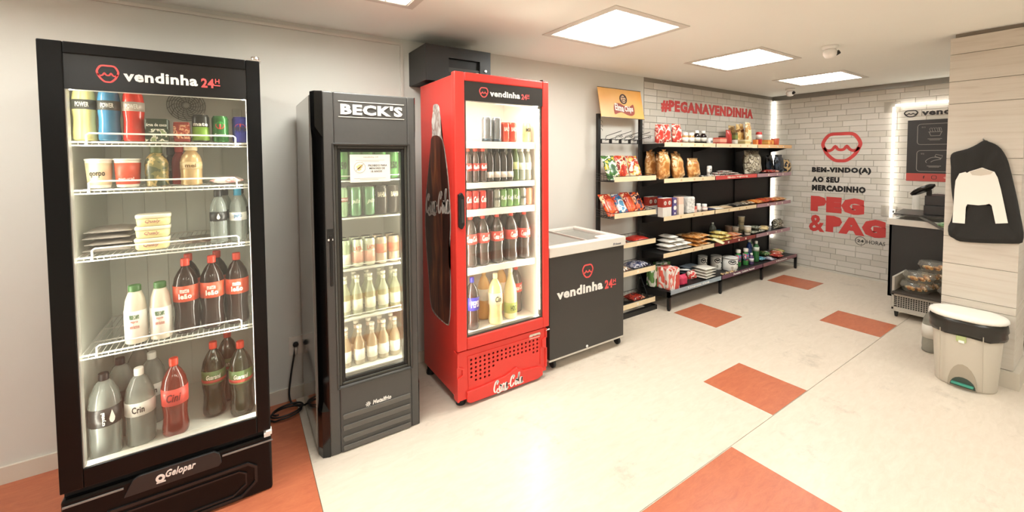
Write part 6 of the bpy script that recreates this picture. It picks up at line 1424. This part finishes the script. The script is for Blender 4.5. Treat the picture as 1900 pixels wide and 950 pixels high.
b = NB(); tube(b, [(CXF, .605, 1.70), (CXF-.02, .605, 1.70), (CXF-.024, .605, 1.712)], .004, 6); part('hook', b, STEEL, t)

# ------------------------------------------------------------ pedal bin
bn = thing('pedal_bin', 'pale grey pedal bin with white lid and black bin liner before the column', 'bin', (0, 0, 0))
BCX, BCY = 4.155, .628
def stadium(w_, d, n=10):     # width along y, depth along x
    r = d/2; L = w_/2-r; P = []
    for k in range(n+1): a = k*PI/n; P.append((r*math.cos(a), L+r*math.sin(a)))
    for k in range(n+1): a = PI+k*PI/n; P.append((r*math.cos(a), -L+r*math.sin(a)))
    return P
def loft(b, secs, cx_, cy_, mi=0, wob=None):
    rings = []
    for j, (w_, d, z, tilt) in enumerate(secs):
        P = stadium(w_, d); rings.append([b.verts.new((cx_+p[0], cy_+p[1], z+tilt*p[1]+(wob(j, i) if wob else 0))) for i, p in enumerate(P)])
    n = len(rings[0])
    for k in range(len(rings)-1):
        for i in range(n):
            f = b.faces.new((rings[k][i], rings[k][(i+1) % n], rings[k+1][(i+1) % n], rings[k+1][i])); f.smooth = True
    b.faces.new(rings[0][::-1]); b.faces.new(rings[-1])
BGR = mat('c9c0b0', .45)
b = NB(); loft(b, [(.296, .225, 0, 0), (.305, .235, .012, 0), (.345, .27, .38, 0), (.350, .275, .44, 0)], BCX, BCY); bd = part('body', b, BGR, bn)
xf = BCX-.118
b = NB()
arch = [(.072*math.cos(a*PI/10), .005+.165*math.sin(a*PI/10)) for a in range(11)]
prism(b, [(BCY-.005+p[0], p[1]) for p in arch], lambda a, c, w_: (BCX-.1165-.035*.41*c/.4-.003*w_, a, c)); part('pedal_arch', b, mat('a89c8a', .5), bn)
b = NB(); arch = [(.062*math.cos(a*PI/10), .012+.068*math.sin(a*PI/10)) for a in range(11)]
prism(b, [(BCY-.008+p[0], p[1]) for p in arch], lambda a, c, w_: (BCX-.119-.006*c-.004*w_, a, c)); part('pedal_recess', b, mat('3f4a40', .6), bn)
b = NB(); box(b, xf-.030, xf-.002, BCY-.062, BCY+.046, .026, .040); part('pedal', b, mat('3f8f78', .4), bn, 'teal foot pedal', bevel=.005)
b = NB(); box(b, BCX-.143, BCX-.128, BCY-.020, BCY+.030, .325, .375); part('latch', b, mat('b8c488', .35), bn, 'lime green clip', bevel=.005)
boxpart('latch_sticker', (BCX-.146, BCX-.143, BCY-.012, BCY+.016, .322, .338), LET_W, bn)
for y in (BCY+.105, BCY-.10):
    b = NB(); prism(b, [(y-.002, .02), (y+.002, .02), (y+.002, .40), (y-.002, .40)], lambda a, c, w_: (BCX-.1165-.040*c/.4-.003*w_, a, c)); part('rib', b, mat('b5ab9a', .5), bn)
rn = random.Random(2); wv = [[rn.uniform(-.006, .006) for i in range(22)] for j in range(8)]
b = NB(); loft(b, [(.345, .268, .385, .03), (.372, .290, .365, .04), (.385, .300, .385, .03), (.378, .292, .41, .02), (.392, .305, .43, .02), (.383, .298, .455, .01), (.37, .29, .478, 0)], BCX, BCY, wob=lambda j, i: wv[j][i % 22])
part('bin_liner', b, mat('2b2823', .28, bump=.8, bscale=18), bn, 'black plastic bin liner folded over the rim')
b = NB(); loft(b, [(.382, .292, .474, 0), (.392, .302, .480, 0), (.392, .302, .490, 0), (.375, .285, .502, 0), (.30, .21, .508, 0)], BCX, BCY); part('lid', b, mat('ece7dc', .4), bn, 'white oval lid', bevel=0)
build('water_jug', 'clear plastic bottle with pale label on the floor behind the left side of the bin', 'bottle', (4.60, .895, 0), bottle('jug', WATER, .055, .35, clear('d6d4cc', .5, 'a9a69a'), CAPW, mat('dcd6ca', .45), (.34, .64), capr=.02))
